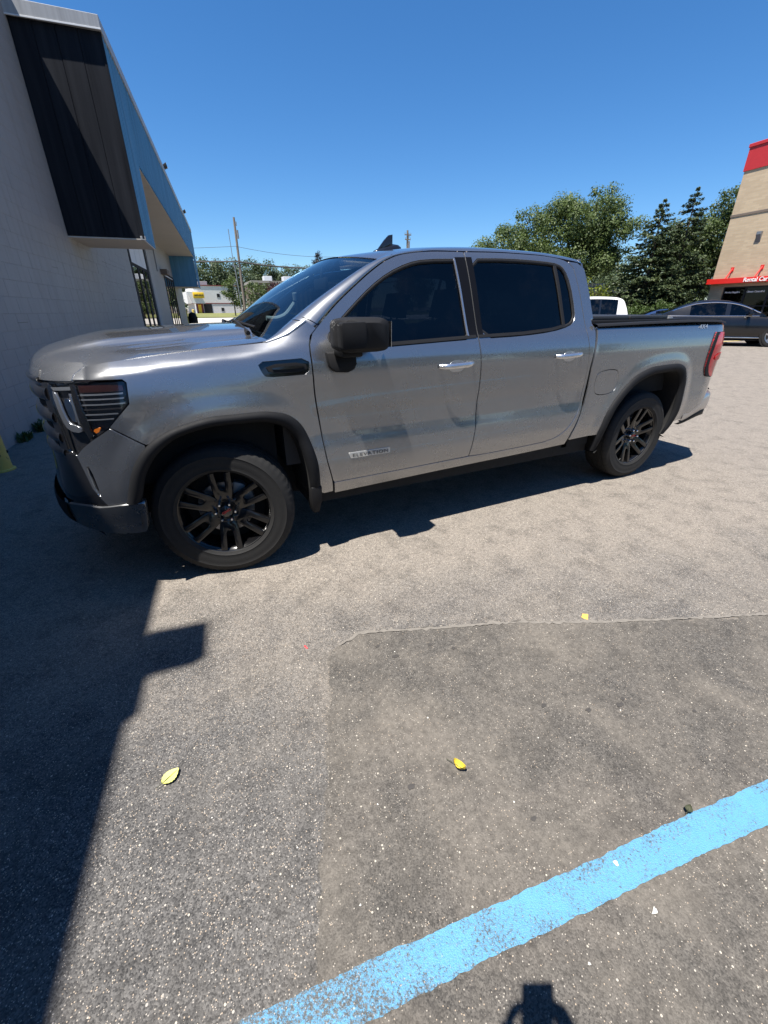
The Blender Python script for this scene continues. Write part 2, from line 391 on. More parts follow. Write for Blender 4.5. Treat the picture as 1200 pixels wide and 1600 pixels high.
simple('steel_grey', (.22, .23, .24), .5, .5)
simple('bark', (.10, .075, .055), .9, var=.4, vscale=6, bmp=.6, bscale=25)
leafmat('leaf_maple', (.075, .115, .035), (.15, .19, .065))
leafmat('leaf_locust', (.16, .20, .03), (.24, .27, .05), .4)
leafmat('leaf_oak', (.06, .095, .032), (.12, .155, .055))
leafmat('leaf_far', (.075, .105, .055), (.12, .155, .075))
leafmat('leaf_purple', (.050, .022, .028), (.085, .035, .04), .2)
leafmat('needle_spruce', (.042, .068, .034), (.11, .135, .055), .2)
leafmat('needle_dark', (.018, .022, .030), (.035, .04, .045), .1)
leafmat('leaf_hedge', (.055, .095, .022), (.10, .15, .04))
simple('skin', (.42, .26, .19), .5)
simple('cloth_dark', (.03, .035, .05), .85)
simple('cloth_grey', (.20, .20, .21), .85)
simple('hair_dark', (.02, .015, .012), .6)
simple('bumper_grey', (.22, .225, .23), .28, .9)
simple('seam_tan', (.165, .15, .13), .85, var=.35, vscale=40, bmp=.5, bscale=200)
# ---------------------------------------------------------------- ground
def gz(x, y):
    """the lot is level round the truck and climbs a little away from it"""
    r = np.hypot(np.asarray(x, float)-1.5, np.asarray(y, float)); t = np.maximum(r-7.0, 0.0)
    return .0130*t*t/(t+6.0)
def ground_sheet():
    rad = [0, 1, 2, 3, 4, 5, 6, 7, 8, 9, 10, 12, 14, 17, 20, 24, 28, 33, 40, 48, 58, 70, 85, 105, 130, 165, 220, 300, 450, 700, 1200]
    n = 64; V = [(1.5, 0, 0)]; Fc = []
    for r in rad[1:]:
        for k in range(n):
            a = 2*math.pi*k/n; x, y = 1.5+r*math.cos(a), r*math.sin(a); V.append((x, y, float(gz(x, y)) if r < 260 else 3.0-.012*(r-260)))
    for k in range(n): Fc.append((0, 1+k, 1+(k+1) % n))
    for i in range(len(rad)-2):
        for k in range(n):
            a = 1+i*n; b = a+n; Fc.append((a+k, b+k, b+(k+1) % n, a+(k+1) % n))
    o = mk('ground', V, Fc, MATS['asphalt_old'], smooth=True); tag(o, kind='structure')
ground_sheet()
def sheet(name, outline, mat, dz, ragged=0.0, step=.06, seed=1, kind='structure', grid=None):
    """flat sheet laid dz above the ground, outline made a little uneven"""
    rg = random.Random(seed); P = []
    n = len(outline)
    for i in range(n):
        a = np.array(outline[i], float); b = np.array(outline[(i+1) % n], float); L = np.linalg.norm(b-a); k = max(1, int(L/step))
        nn = np.array([-(b-a)[1], (b-a)[0]])/L; w = 0.0
        for j in range(k):
            p = a+(b-a)*j/k; w = .55*w+rg.uniform(-1, 1)*ragged
            P.append(p+nn*w*(1 if 0 < j < k else 0))
    if grid is None:
        V = [(p[0], p[1], float(gz(p[0], p[1]))+dz) for p in P]
        o = mk(name, V, [tuple(range(len(V)))], mat)
    else:
        pts = [tuple(p) for p in P]; nb = len(pts); Pa = np.array(pts)
        mn, mx = Pa.min(0), Pa.max(0); gx, gy = np.meshgrid(np.arange(mn[0], mx[0], grid), np.arange(mn[1], mx[1], grid))
        q = np.stack([gx.ravel(), gy.ravel()], 1); q = q[inpoly(Pa, q) & (edge_dist(Pa, q) > grid*.3)]
        V2, T = cdt(pts, [], [tuple(p) for p in q]); V = [(x, y, float(gz(x, y))+dz) for x, y in V2]
        o = mk(name, V, T, mat, smooth=True)
    bm = bmesh.new(); bm.from_mesh(o.data); bmesh.ops.triangulate(bm, faces=bm.faces)
    for f in bm.faces:
        if f.normal.z < 0: f.normal_flip()
    bm.to_mesh(o.data); bm.free()
    tag(o, kind=kind); return o
def inpoly(P, q):
    P = np.array(P, float); q = np.array(q, float); ins = np.zeros(len(q), bool); n = len(P)
    for i in range(n):
        a, b = P[i], P[(i+1) % n]
        c = ((a[1] > q[:, 1]) != (b[1] > q[:, 1])) & (q[:, 0] < (b[0]-a[0])*(q[:, 1]-a[1])/(b[1]-a[1]+1e-15)+a[0])
        ins ^= c
    return ins
def edge_dist(P, q):
    P = np.array(P, float); q = np.array(q, float); best = np.full(len(q), 9e9); n = len(P)
    for i in range(n):
        a, b = P[i], P[(i+1) % n]; e = b-a
        t = np.clip(((q-a)@e)/(e@e+1e-18), 0, 1); best = np.minimum(best, np.linalg.norm(q-a-t[:, None]*e, axis=1))
    return best
def cdt(outer, holes, inner):
    """constrained triangulation of an outline with holes; returns 2D points and triangles"""
    V = [Vector(p) for p in outer]; E = [(i, (i+1) % len(outer)) for i in range(len(outer))]
    for h in holes:
        b = len(V); V += [Vector(p) for p in h]; E += [(b+i, b+(i+1) % len(h)) for i in range(len(h))]
    V += [Vector(p) for p in inner]
    r = delaunay_2d_cdt(V, E, [], 0, 1e-6)
    W = np.array([(v.x, v.y) for v in r[0]]); T = np.array([tuple(f) for f in r[2]])
    c = W[T].mean(1); keep = inpoly(outer, c)
    for h in holes: keep &= ~inpoly(h, c)
    T = T[keep]
    e1 = W[T[:, 1]]-W[T[:, 0]]; e2 = W[T[:, 2]]-W[T[:, 0]]; ar = e1[:, 0]*e2[:, 1]-e1[:, 1]*e2[:, 0]
    T = T[np.abs(ar) > 1e-9]; ar = ar[np.abs(ar) > 1e-9]
    T[ar < 0] = T[ar < 0][:, ::-1]
    return W, T.tolist()
PATCH = [(-1.5,-6.5),(-.155,-2.99),(-.02,-2.66),(.12,-2.33),(.215,-2.07),(.245,-1.965),(.33,-1.90),(.46,-1.862),(.86,-2.02),(1.19,-2.14),(1.69,-2.385),(2.12,-2.565),(2.53,-2.735),(6.2,-4.3),(7.5,-7.5)]
sheet('asphalt_patch', PATCH, MATS['asphalt_patch'], .004, .016, .028, 3)
TE = [(.33,-1.90),(.46,-1.862),(.86,-2.02),(1.19,-2.14),(1.69,-2.385),(2.12,-2.565),(2.53,-2.735),(3.6,-3.2)]
rgS = random.Random(12); up_ = []; lo_ = []
for i in range(len(TE)-1):
    a, b = np.array(TE[i]), np.array(TE[i+1]); k = int(np.linalg.norm(b-a)/.02); nn = np.array([-(b-a)[1], (b-a)[0]])/np.linalg.norm(b-a)
    for j in range(k): p = a+(b-a)*j/k; up_.append(tuple(p+nn*(.003+abs(rgS.gauss(0, .009))))); lo_.append(tuple(p-nn*(.0005+abs(rgS.gauss(0, .007)))))
sheet('asphalt_seam', up_+lo_[::-1], MATS['seam_tan'], .006, 0.0, .05, 4)
BLUE = [(-.33,-3.03),(-.34,-2.948),(-.033,-2.99),(.361,-3.049),(.637,-3.090),(.999,-3.137),(1.46,-3.207),(5.2,-3.76),(5.2,-3.855),(1.28,-3.283),(.994,-3.236),(.607,-3.180),(.288,-3.131),(-.027,-3.092),(-.2,-3.064)]
sheet('parking_line', BLUE, MATS['paint_blue'], .008, .0022, .012, 5)
# far left: kerbless road of pale concrete between two strips of grass
def band(name, y0, y1, x0, x1, mat, dz):
    return sheet(name, [(x0, y0), (x1, y0+.06*(x1-x0)), (x1, y1+.06*(x1-x0)), (x0, y1)], mat, dz, .05, 2.0, int(y0), grid=7.0)
band('grass_verge', 30, 41, 4.2, 60, MATS['grass'], .02)
band('road', 41, 60, -40, 120, MATS['concrete'], .03)
band('lawn', 60, 92, -60, 160, MATS['grass'], .06)
sheet('parking_line', [(19.5,8.35),(26.8,7.75),(26.8,7.88),(19.5,8.48)], MATS['paint_yellow_line'], .008, .004, .2, 8)
# things lying on the asphalt
def leaf_on_ground(name, label, loc, L, W, rz, mat, curl=.008, stem=.02, bites=()):
    n = 14; V = []; Fc = []
    for i in range(n+1):
        t = i/n; w = W*.5*(math.sin(math.pi*min(1, t*1.02+.0))**.7)*(1-.25*t)+.0004
        for j, s in enumerate((-1, -.5, 0, .5, 1)):
            ser = 1+.10*(i % 2)*(abs(s) == 1)
            V.append((L*(t-.5), w*s*ser, .0105+curl*(abs(s)**2)*1.2+curl*1.5*(2*t-1)**2*.6))
    for i in range(n):
        for j in range(4): Fc.append((i*5+j, (i+1)*5+j, (i+1)*5+j+1, i*5+j+1))
    b = len(V); V += [(v[0], v[1], v[2]-.0006) for v in V]; Fc += [tuple(q+b for q in f[::-1]) for f in Fc]
    o = mk(name, V, Fc, mat, smooth=True); o.location = loc; o.rotation_euler = (0, 0, rz)
    mb = MB(); mb.tube([(-L*.5-stem, .002, .012), (-L*.3, 0, .0125+curl*.4), (L*.42, 0, .0125+curl*.4)], [.0011, .0012, .0005], 6)
    mb.build('stem', MATS['leaf_dead'], o)
    tag(o, label, 'leaf'); return o
leaf_on_ground('fallen_leaf', 'pale yellow oval leaf on grey asphalt beside the building shadow', (-.448,-2.245, 0), .066, .050, .55, MATS['leaf_yellow'], .0025)
leaf_on_ground('fallen_leaf', 'small curled golden leaf with a long stem on the dark asphalt patch', (.497,-2.685,.004), .048, .03, -1.1, MATS['leaf_gold'], .016, .03)
leaf_on_ground('fallen_leaf', 'tiny dark withered leaf on the edge of the blue line', (1.094,-3.143,.006), .03, .024, .3, MATS['leaf_dead'], .006, .004)
def chip(name, label, cat, loc, r, mat, seed, flat=.35, group=None, long=1.0):
    rg = random.Random(seed); n = 9; V = []; Fc = []
    ang = sorted(rg.uniform(0, 2*math.pi) for _ in range(n)); rr = [r*rg.uniform(.55, 1.15) for _ in range(n)]
    for z, k in ((0, 1), (r*flat*.6, 1.02), (r*flat, .6)):
        for a, q in zip(ang, rr): V.append((q*k*math.cos(a)*long, q*k*math.sin(a), z*rg.uniform(.8, 1.2)))
    for i in range(2):
        for k in range(n): Fc.append((i*n+k, i*n+(k+1) % n, (i+1)*n+(k+1) % n, (i+1)*n+k))
    Fc.append(tuple(range(2*n, 3*n)))
    o = mk(name, V, Fc, mat); o.location = loc; o.rotation_euler = (0, 0, rg.uniform(0, 6)); tag(o, label, cat, group); return o
chip('plastic_scrap', 'thin red plastic scrap on the asphalt in front of the truck', 'litter', (.178,-1.832,.0005), .016, MATS['plastic_red'], 3, .3, None, .35).rotation_euler = (0, 0, .3)
chip('paint_fleck', 'orange yellow paint fleck at the edge of the asphalt patch', 'litter', (1.613,-2.30,.001), .03, MATS['chip_orange'], 4, .08)
chip('paper_scrap', 'white paper scrap below the blue line at the lower right', 'litter', (.748,-3.256,.005), .011, MATS['chip_white'], 5, .4)
chip('curled_scrap', 'small pale curled scrap lying on the blue painted line', 'litter', (.75,-3.135,.009), .008, MATS['chip_white'], 6, .5)
CH = [(.37,-2.06),(.52,-2.155),(.56,-2.06),(.316,-2.205),(.197,-2.43),(.51,-2.45),(.9,-2.35),(1.2,-2.5),(.2,-2.62),(.18,-2.66),(-.1,-2.66),(-.14,-2.75),(.02,-2.88),(-.33,-2.45),(-.05,-2.3),(1.5,-2.8),(1.25,-2.78),(.85,-2.72),(.6,-2.86),(1.05,-3.4),(.5,-3.25),(-.2,-2.05)]
for i, (x, y) in enumerate(CH):
    chip('gravel_chip', 'small pale stone chip lying loose on the asphalt', 'stone', (x, y, .0035 if x > -.1 else 0), rng.uniform(.002, .0042), MATS['chip_white'], 20+i, .6, 'loose pale stone chips')
for i, (x, y, r) in enumerate([(.31,-2.66,.016),(1.13,-2.72,.016),(1.27,-2.76,.018),(1.31,-2.745,.012),(.55,-2.09,.02),(.98,-2.62,.013),(.62,-2.93,.012),(1.52,-2.92,.012),(.5,-1.99,.014),(.74,-2.1,.016),(.83,-2.17,.013)]):
    V = []; rg = random.Random(i)
    for k in range(16): a = k*math.pi/8; q = r*rg.uniform(.6, 1.1); V.append((q*math.cos(a), q*math.sin(a)*.7, 0))
    o = mk('oil_stain', V, [tuple(range(16))], MATS['oil_spot']); o.location = (x, y, .0065); tag(o, kind='structure')
# loose grit on the asphalt near the viewer: too many to count
def grit():
    V = []; Fc = []
    n = 5200; xs = rng.uniform(-1.2, 2.6, n); ys = rng.uniform(-3.35, -1.0, n)
    for x, y in zip(xs, ys):
        on = inp_patch(x, y)
        if on and rng.random() < .72: continue
        r = abs(rng.normal(.0012, .0006))+.0005; b = len(V); a0 = rng.uniform(0, 6)
        z = .0035 if on else 0
        for k in range(4): V.append((x+r*math.cos(a0+k*1.57)*rng.uniform(.7, 1.2), y+r*math.sin(a0+k*1.57)*rng.uniform(.6, 1.1), z))
        V.append((x, y, z+r*.7)); Fc += [(b, b+1, b+4), (b+1, b+2, b+4), (b+2, b+3, b+4), (b+3, b, b+4)]
    o = mk('grit', V, Fc, MATS['grit_stone']); tag(o, 'fine loose grit scattered over the asphalt', 'grit', kind='stuff')
def inp_patch(x, y): return bool(inpoly(PATCH, [(x, y)])[0])
leafmat('grit_stone', (.16, .145, .125), (.55, .50, .43), 0.0, .8)
grit()
def pchip(xs, ys):
    xs = np.array(xs, float); ys = np.array(ys, float)
    h = np.diff(xs); d = np.diff(ys) / h
    m = np.zeros_like(ys); m[0] = d[0]; m[-1] = d[-1]
    for i in range(1, len(xs) - 1):
        if d[i-1] * d[i] > 0:
            w1 = 2*h[i] + h[i-1]; w2 = h[i] + 2*h[i-1]
            m[i] = (w1 + w2) / (w1/d[i-1] + w2/d[i])
    def fn(x):
        x = np.asarray(x, float); xc = np.clip(x, xs[0], xs[-1])
        i = np.clip(np.searchsorted(xs, xc) - 1, 0, len(xs) - 2)
        t = (xc - xs[i]) / h[i]
        r = ((1+2*t)*(1-t)**2*ys[i] + t*(1-t)**2*h[i]*m[i] + t*t*(3-2*t)*ys[i+1] + t*t*(t-1)*h[i]*m[i+1])
        return r + np.where(x < xs[0], (x-xs[0])*m[0], 0) + np.where(x > xs[-1], (x-xs[-1])*m[-1], 0)
    return fn
def sstep(a, b, x):
    t = np.clip((np.asarray(x, float) - a) / (b - a), 0, 1); return t*t*(3-2*t)
prof_door = pchip([.25,.36,.42,.47,.52,.58,.64,.70,.74,.80,.84,.90,1.0,1.10,1.18,1.24,1.30,1.345,1.38,1.5,1.65,1.8,1.86,1.89,1.93],
    [-.90,-.935,-.957,-.977,-.990,-.998,-1.002,-1.0,-.996,-.985,-.980,-.980,-.990,-1.0,-1.004,-1.0,-.986,-.968,-.948,-.90,-.843,-.775,-.742,-.715,-.65])
prof_bed = pchip([.25,.40,.47,.52,.60,.70,.80,.95,1.08,1.18,1.26,1.32,1.36,1.385,1.40,1.43],
    [-.93,-.965,-.982,-.990,-1.0,-1.002,-.998,-.996,-1.0,-1.0,-.993,-.98,-.968,-.955,-.93,-.86])
seam_z = pchip([-.75,-.60,-.52,-.45,-.34,.03,.36,.6], [1.15,1.24,1.28,1.295,1.306,1.34,1.366,1.40])
prof_fend = pchip([-1.0,-.80,-.70,-.60,-.50,-.36,-.28,-.20,-.14,-.10,-.062,-.045,-.022,0,.05,.15],
    [-.93,-.97,-.99,-.998,-1.0,-1.0,-.999,-.994,-.984,-.974,-.960,-.945,-.912,-.875,-.79,-.62])
plan_x = pchip([-1.63,-1.4,-1.2,-1.0,-.90,-.80,-.70,-.60,-.50,-.40,-.30,0,4.55,4.65,4.75,4.83,4.91,5.05,5.25,5.78],
    [-.915,-.90,-.87,-.82,-.785,-.735,-.665,-.583,-.494,-.399,-.30,0,4.55,4.647,4.738,4.795,4.83,4.85,4.86,4.865])
plan_in = pchip([-1.63,-1.4,-1.2,-1.0,-.90,-.80,-.70,-.60,-.50,-.40,-.30,0,4.55,4.65,4.75,4.83,4.91,5.05,5.25,5.78],
    [1.0,.77,.57,.375,.285,.20,.123,.063,.024,.005,0,0,0,.008,.038,.085,.155,.29,.49,1.0])
rake = pchip([.2,.30,.40,.50,.60,.75,.95,1.15,1.25], [.10,.03,-.015,-.035,-.03,-.01,0,.0,.015])
ARCH_F = [(-.53,0),(-.53,.45),(-.505,.60),(-.46,.73),(-.41,.82),(-.31,.92),(-.17,.98),(.03,1.01),(.24,1.01),(.38,.985),(.48,.91),(.535,.78),(.57,.60),(.575,.45),(.58,0)]
ARCH_R = [(3.11,0),(3.11,.38),(3.13,.51),(3.19,.70),(3.31,.87),(3.50,1.01),(3.72,1.06),(4.01,1.07),(4.15,1.035),(4.23,.90),(4.25,.70),(4.20,.50),(4.12,.38),(4.10,0)]
def _dense(P):
    P = np.array(P, float); d = np.r_[0, np.cumsum(np.linalg.norm(np.diff(P, axis=0), axis=1))]; fx, fz = pchip(d, P[:, 0]), pchip(d, P[:, 1])
    t = np.linspace(0, d[-1], 60); Q = np.stack([fx(t), fz(t)], 1)
    for _ in range(6): Q[1:-1] = .25*Q[:-2]+.5*Q[1:-1]+.25*Q[2:]
    return Q
ARCH_F, ARCH_R = _dense(ARCH_F), _dense(ARCH_R)
def poly_dist(P, x, z):
    P = np.array(P, float); best = np.full(np.shape(x), 9.0); inside = np.zeros(np.shape(x), bool)
    n = len(P)
    for i in range(n):
        a = P[i]; b = P[(i+1) % n]; e = b - a
        t = np.clip(((x-a[0])*e[0] + (z-a[1])*e[1]) / (e@e), 0, 1)
        best = np.minimum(best, np.hypot(x-a[0]-t*e[0], z-a[1]-t*e[1]))
        c = ((a[1] > z) != (b[1] > z)) & (x < (b[0]-a[0])*(z-a[1])/(b[1]-a[1]+1e-12) + a[0])
        inside ^= c
    return np.where(inside, 0, best)
def side_y(x, z):
    x = np.clip(x, -.55, 4.6)
    yd = prof_door(z); yf = prof_fend(z - seam_z(x)); yb = prof_bed(z)
    wf = 1 - sstep(.12, .62, x); wb = sstep(2.86, 2.93, x)*(1 - sstep(1.42, 1.45, z))
    y = yd*(1-wf)*(1-wb) + yf*wf + yb*wb
    d = np.minimum(poly_dist(ARCH_F, x, z), poly_dist(ARCH_R, x, z))
    return y - .011*(1 - sstep(.015, .12, d))
def M(s, z, off=0.0):
    s = np.asarray(s, float); z = np.asarray(z, float)
    def base(s, z):
        w = 1 - sstep(-.95, -.45, s)
        return np.stack([plan_x(s) + rake(z)*w, side_y(s, z) + plan_in(s), z + 0*s], -1)
    p = base(s, z)
    if np.any(off):
        p = p + MN(s, z)*np.asarray(off)[..., None] if np.ndim(off) else p + MN(s, z)*off
    return p
def MN(s, z):
    e = 2e-3
    a = M(s+e, z) - M(s-e, z); b = M(s, z+e) - M(s, z-e)
    n = np.cross(a, b); n /= np.linalg.norm(n, axis=-1, keepdims=True) + 1e-12
    return n
# ---------------------------------------------------------------- the pickup
# side panels are laid out on an unrolled side view (s = distance along the side, z = height) and bent onto the body by M(s, z)
truck = empty('pickup_truck', (0, 0, 0))
tag(truck, 'silver grey crew cab pickup truck with black wheels parked across the lot', 'pickup truck')
TWIN = {}
def flipped(V, Fc, normals):
    V2 = [(v[0], -v[1], v[2]) for v in V]; F2 = [tuple(f)[::-1] for f in Fc]
    return V2, F2, None if normals is None else [(n[0], -n[1], n[2]) for n in normals]
def both(name, V, Fc, mats, parent=truck, smooth=False, normals=None, mi=None):
    """a part on the near side and its mirror image on the far side"""
    o = mk(name, V, Fc, mats, parent, smooth, normals, mi)
    V2, F2, n2 = flipped(V, Fc, normals)
    o2 = mk(name, V2, F2, mats, TWIN.get(parent.name, parent), smooth, n2, mi); TWIN[o.name] = o2
    return o
def both_mb(mb, name, mats, parent=truck, smooth=False, bevel=0.0, segs=2):
    o = mb.build(name, mats, parent, smooth, bevel, segs)
    mb2 = MB(); mb2.V = [(v[0], -v[1], v[2]) for v in mb.V]; mb2.F = [tuple(f)[::-1] for f in mb.F]; mb2.MI = mb.MI
    o2 = mb2.build(name, mats, TWIN.get(parent.name, parent), smooth, bevel, segs); TWIN[o.name] = o2
    return o
def dens(P, step, closed=True):
    out = []; n = len(P)
    for i in range(n if closed else n-1):
        a = np.array(P[i], float); b = np.array(P[(i+1) % n], float); k = max(1, int(math.ceil(np.linalg.norm(b-a)/step)))
        out += [tuple(a+(b-a)*j/k) for j in range(k)]
    if not closed: out.append(tuple(P[-1]))
    return out
def smooth_poly(P, it=1, keep=()):
    """Chaikin corner rounding of a closed outline"""
    P = [np.array(p, float) for p in P]
    for _ in range(it):
        Q = []
        for i in range(len(P)):
            a, b = P[i], P[(i+1) % len(P)]; Q += [a*.75+b*.25, a*.25+b*.75]
        P = Q
    return [tuple(p) for p in P]
def spl(P, n=8):
    """open smooth curve through points"""
    P = np.array(P, float); d = np.r_[0, np.cumsum(np.linalg.norm(np.diff(P, axis=0), axis=1))]
    fs = [pchip(d, P[:, i]) for i in range(P.shape[1])]; t = np.linspace(0, d[-1], n*(len(P)-1)+1)
    return [tuple(float(f(x)) for f in fs) for x in t]
def panel_geo(outer, holes=(), off=0.0, thick=.02, grid=.022, step=.016):
    outer = dens(outer, step); holes = [dens(h, step) for h in holes]; Po = np.array(outer)
    mn, mx = Po.min(0), Po.max(0)
    gx, gy = np.meshgrid(np.arange(mn[0]+grid/2, mx[0], grid), np.arange(mn[1]+grid/2, mx[1], grid))
    q = np.stack([gx.ravel(), gy.ravel()], 1); k = inpoly(Po, q) & (edge_dist(Po, q) > grid*.45)
    for h in holes: k &= ~inpoly(h, q) & (edge_dist(np.array(h), q) > grid*.45)
    W, T = cdt(outer, holes, [tuple(p) for p in q[k]])
    n = MN(W[:, 0], W[:, 1]); V = M(W[:, 0], W[:, 1]) + n*off
    V = [tuple(v) for v in V]; NN = [tuple(a) for a in n]; Fc = [tuple(t) for t in T]
    loops = [(outer, 1)] + [(h, -1) for h in holes]
    for lp, sg in loops:
        L = np.array(lp); area = np.sum(L[:, 0]*np.roll(L[:, 1], -1)-np.roll(L[:, 0], -1)*L[:, 1])
        if area < 0: L = L[::-1]
        m_ = len(L); nn = MN(L[:, 0], L[:, 1]); b = len(V)
        P0 = M(L[:, 0], L[:, 1]) + nn*off; P1 = P0 - nn*thick
        tg = np.roll(P0, -1, 0)-np.roll(P0, 1, 0); sd = np.cross(tg, nn)*sg; sd /= np.linalg.norm(sd, axis=1, keepdims=True)+1e-9
        V += [tuple(v) for v in P0] + [tuple(v) for v in P1]; NN += [tuple(a) for a in (sd*.75+nn*.65)] + [tuple(a) for a in sd]
        for i in range(m_):
            j = (i+1) % m_; f = (b+i, b+m_+i, b+m_+j, b+j); Fc.append(f if sg > 0 else f[::-1])
    return V, Fc, NN
def panel(name, outer, mat, holes=(), off=0.0, thick=.02, grid=.022, parent=truck, mirror=True, step=.016):
    V, Fc, NN = panel_geo(outer, holes, off, thick, grid, step)
    return (both if mirror else mk)(name, V, Fc, mat, parent, True, NN)
def ribbon(name, inner, outer_, mat, off=0.0, lift=.0, parent=truck, mirror=True, close=True, skirt=.02, rows=4):
    """band between two outlines, raised in the middle"""
    n = len(inner); V = []; Fc = []
    for j in range(rows+1):
        t = j/rows; h = off+lift*math.sin(math.pi*min(1, max(0, t)))**.6
        P = np.array(inner)*(1-t)+np.array(outer_)*t
        V += [tuple(v) for v in (M(P[:, 0], P[:, 1])+MN(P[:, 0], P[:, 1])*h)]
    for j in range(rows):
        for i in range(n if close else n-1):
            k = (i+1) % n; Fc.append((j*n+i, j*n+k, (j+1)*n+k, (j+1)*n+i))
    if skirt:
        for row, rev in ((0, False), (rows, True)):
            P = np.array(inner if row == 0 else outer_); b = len(V)
            V += [tuple(v) for v in (M(P[:, 0], P[:, 1])+MN(P[:, 0], P[:, 1])*(off-skirt))]
            for i in range(n if close else n-1):
                k = (i+1) % n; f = (row*n+i, b+i, b+k, row*n+k); Fc.append(f[::-1] if rev else f)
    c = np.mean(V, 0)
    a, b_, d = (np.array(V[q]) for q in Fc[0][:3]); nrm = np.cross(b_-a, d-a)
    if nrm[1] > 0 and off >= -.5: Fc = [f[::-1] for f in Fc]
    return (both if mirror else mk)(name, V, Fc, mat, parent, True)
PAINT = MATS['truck_paint']
G_ = .0045                                              # half a panel gap
# outlines read along the side view
FLARE_F = [(-.515,.585),(-.500,.62),(-.46,.73),(-.41,.82),(-.31,.915),(-.17,.975),(.03,1.008),(.24,1.008),(.38,.985),(.475,.915),(.533,.78),(.565,.62),(.572,.47)]
FLARE_FI = [(-.44,.585),(-.425,.62),(-.385,.73),(-.30,.845),(-.165,.925),(.02,.955),(.23,.952),(.34,.925),(.425,.85),(.475,.72),(.498,.58),(.505,.47)]
FLARE_R = [(3.115,.36),(3.125,.50),(3.18,.70),(3.305,.865),(3.49,1.005),(3.71,1.06),(4.00,1.068),(4.145,1.03),(4.228,.88),(4.24,.66),(4.205,.50),(4.15,.40)]
FLARE_RI = [(3.185,.36),(3.20,.50),(3.255,.68),(3.365,.82),(3.53,.94),(3.72,.99),(3.98,1.0),(4.08,.97),(4.145,.85),(4.16,.66),(4.13,.50),(4.08,.40)]
def resamp(P, n):
    P = np.array(spl(P, 10)); d = np.r_[0, np.cumsum(np.linalg.norm(np.diff(P, axis=0), axis=1))]; t = np.linspace(0, d[-1], n)
    return [(float(np.interp(x, d, P[:, 0])), float(np.interp(x, d, P[:, 1]))) for x in t]
fF, fFi, fR, fRi = resamp(FLARE_F, 60), resamp(FLARE_FI, 60), resamp(FLARE_R, 60), resamp(FLARE_RI, 60)
FENDER_BACK = spl([(.574,1.30),(.576,1.116),(.603,.873),(.622,.680),(.660,.50),(.668,.43)], 6)
# fender: along the hood seam, up the foot of the windscreen pillar, down the door gap, round the wheel arch, to the head lamp
seam = [(x, float(seam_z(x))-G_) for x in np.linspace(-.50, .352, 16)]
fender = ([(-.615,1.222),(-.598,1.246),(-.54,1.276)] + seam + [(.372,1.364),(.473,1.393),(.53,1.426),(.588,1.461),(.633,1.428),(.592,1.392),(.577-G_,1.345)]
   + [(x-G_, z) for x, z in FENDER_BACK] + [(.60,.43),(.575,.445)] + [p for p in fF[::-1] if p[1] > .46 and not (p[0] < -.30 and p[1] < .888)]
   + [(-.345,.898),(-.488,.998),(-.372,1.105),(-.362,1.205),(-.378,1.221),(-.50,1.222)])
vent_hole = smooth_poly([(.272,1.268),(.40,1.273),(.558,1.279),(.560,1.190),(.43,1.187),(.315,1.186),(.293,1.205)], 1)
panel('fender', fender, PAINT, [vent_hole])
panel('fender_vent', vent_hole, MATS['gloss_black'], off=-.012, thick=.01)
panel('vent_insert', smooth_poly([(.312,1.252),(.54,1.258),(.54,1.206),(.335,1.204)], 1), MATS['black_plastic'], off=.001, thick=.012)
panel('vent_bar', smooth_poly([(.345,1.236),(.525,1.241),(.525,1.226),(.352,1.222)], 1), MATS['gloss_black'], off=.006, thick=.008)
ribbon('wheel_arch_trim', fFi, fF, MATS['flare_plastic'], .004, .020, close=False)
ribbon('wheel_arch_trim', fRi, fR, MATS['flare_plastic'], .004, .020, close=False)
# bumper corner in body colour, with the air slot
slot = smooth_poly([(-.677,.790),(-.652,.795),(-.628,.625),(-.650,.632)], 1)
corner = [(-.712,.846),(-.655,.893),(-.598,.930),(-.492,.990),(-.352,.893)] + [p for p in fF if p[0] < -.34 and p[1] < .885][::-1] + [(-.515,.588),(-.610,.574),(-.668,.672)]
panel('bumper_corner', corner, PAINT, [slot], off=.002)
panel('air_slot', slot, MATS['black_plastic'], off=-.02, thick=.01)
# doors
D1F = [(x+G_, z) for x, z in FENDER_BACK if z > .50]
DD = [(1.750,1.865),(1.752,1.60),(1.757,1.332),(1.771,1.184),(1.782,.996),(1.782,.803),(1.762,.633),(1.742,.522)]
DD = spl(DD, 4)
D_TOP = spl([(.655,1.442),(.78,1.548),(.899,1.634),(1.064,1.742),(1.162,1.794),(1.269,1.829),(1.516,1.858),(1.746,1.866)], 4)
OPEN_F = smooth_poly([(.700,1.345),(.690,1.385),(.745,1.44),(.885,1.552),(1.013,1.648),(1.150,1.728),(1.30,1.786),(1.43,1.812),(1.738,1.826),(1.738,1.60),(1.738,1.338),(1.40,1.327),(1.0,1.312),(.78,1.312)], 1)
door1 = [(x+G_, z) for x, z in FENDER_BACK if z > .50] + [(.672,.502),(1.2,.510)] + [(x-G_, z) for x, z in DD[::-1]] + D_TOP[::-1][1:] + [(.610,1.402),(.582,1.345)]
d1 = panel('front_door', door1, PAINT, [OPEN_F])
DREAR = spl([(2.745,1.80),(2.772,1.62),(2.787,1.48),(2.805,1.316),(2.839,1.079),(2.852,.93),(2.850,.82),(2.808,.712),(2.710,.60),(2.60,.548),(2.50,.532)], 5)
OPEN_R = smooth_poly([(1.764,1.338),(1.764,1.60),(1.764,1.829),(2.107,1.843),(2.45,1.838),(2.60,1.826),(2.655,1.79),(2.69,1.69),(2.705,1.50),(2.69,1.44),(2.63,1.400),(2.44,1.366),(2.15,1.346)], 1)
D2_TOP = spl([(1.758,1.866),(2.125,1.876),(2.413,1.874),(2.60,1.862),(2.70,1.838),(2.745,1.80)], 4)
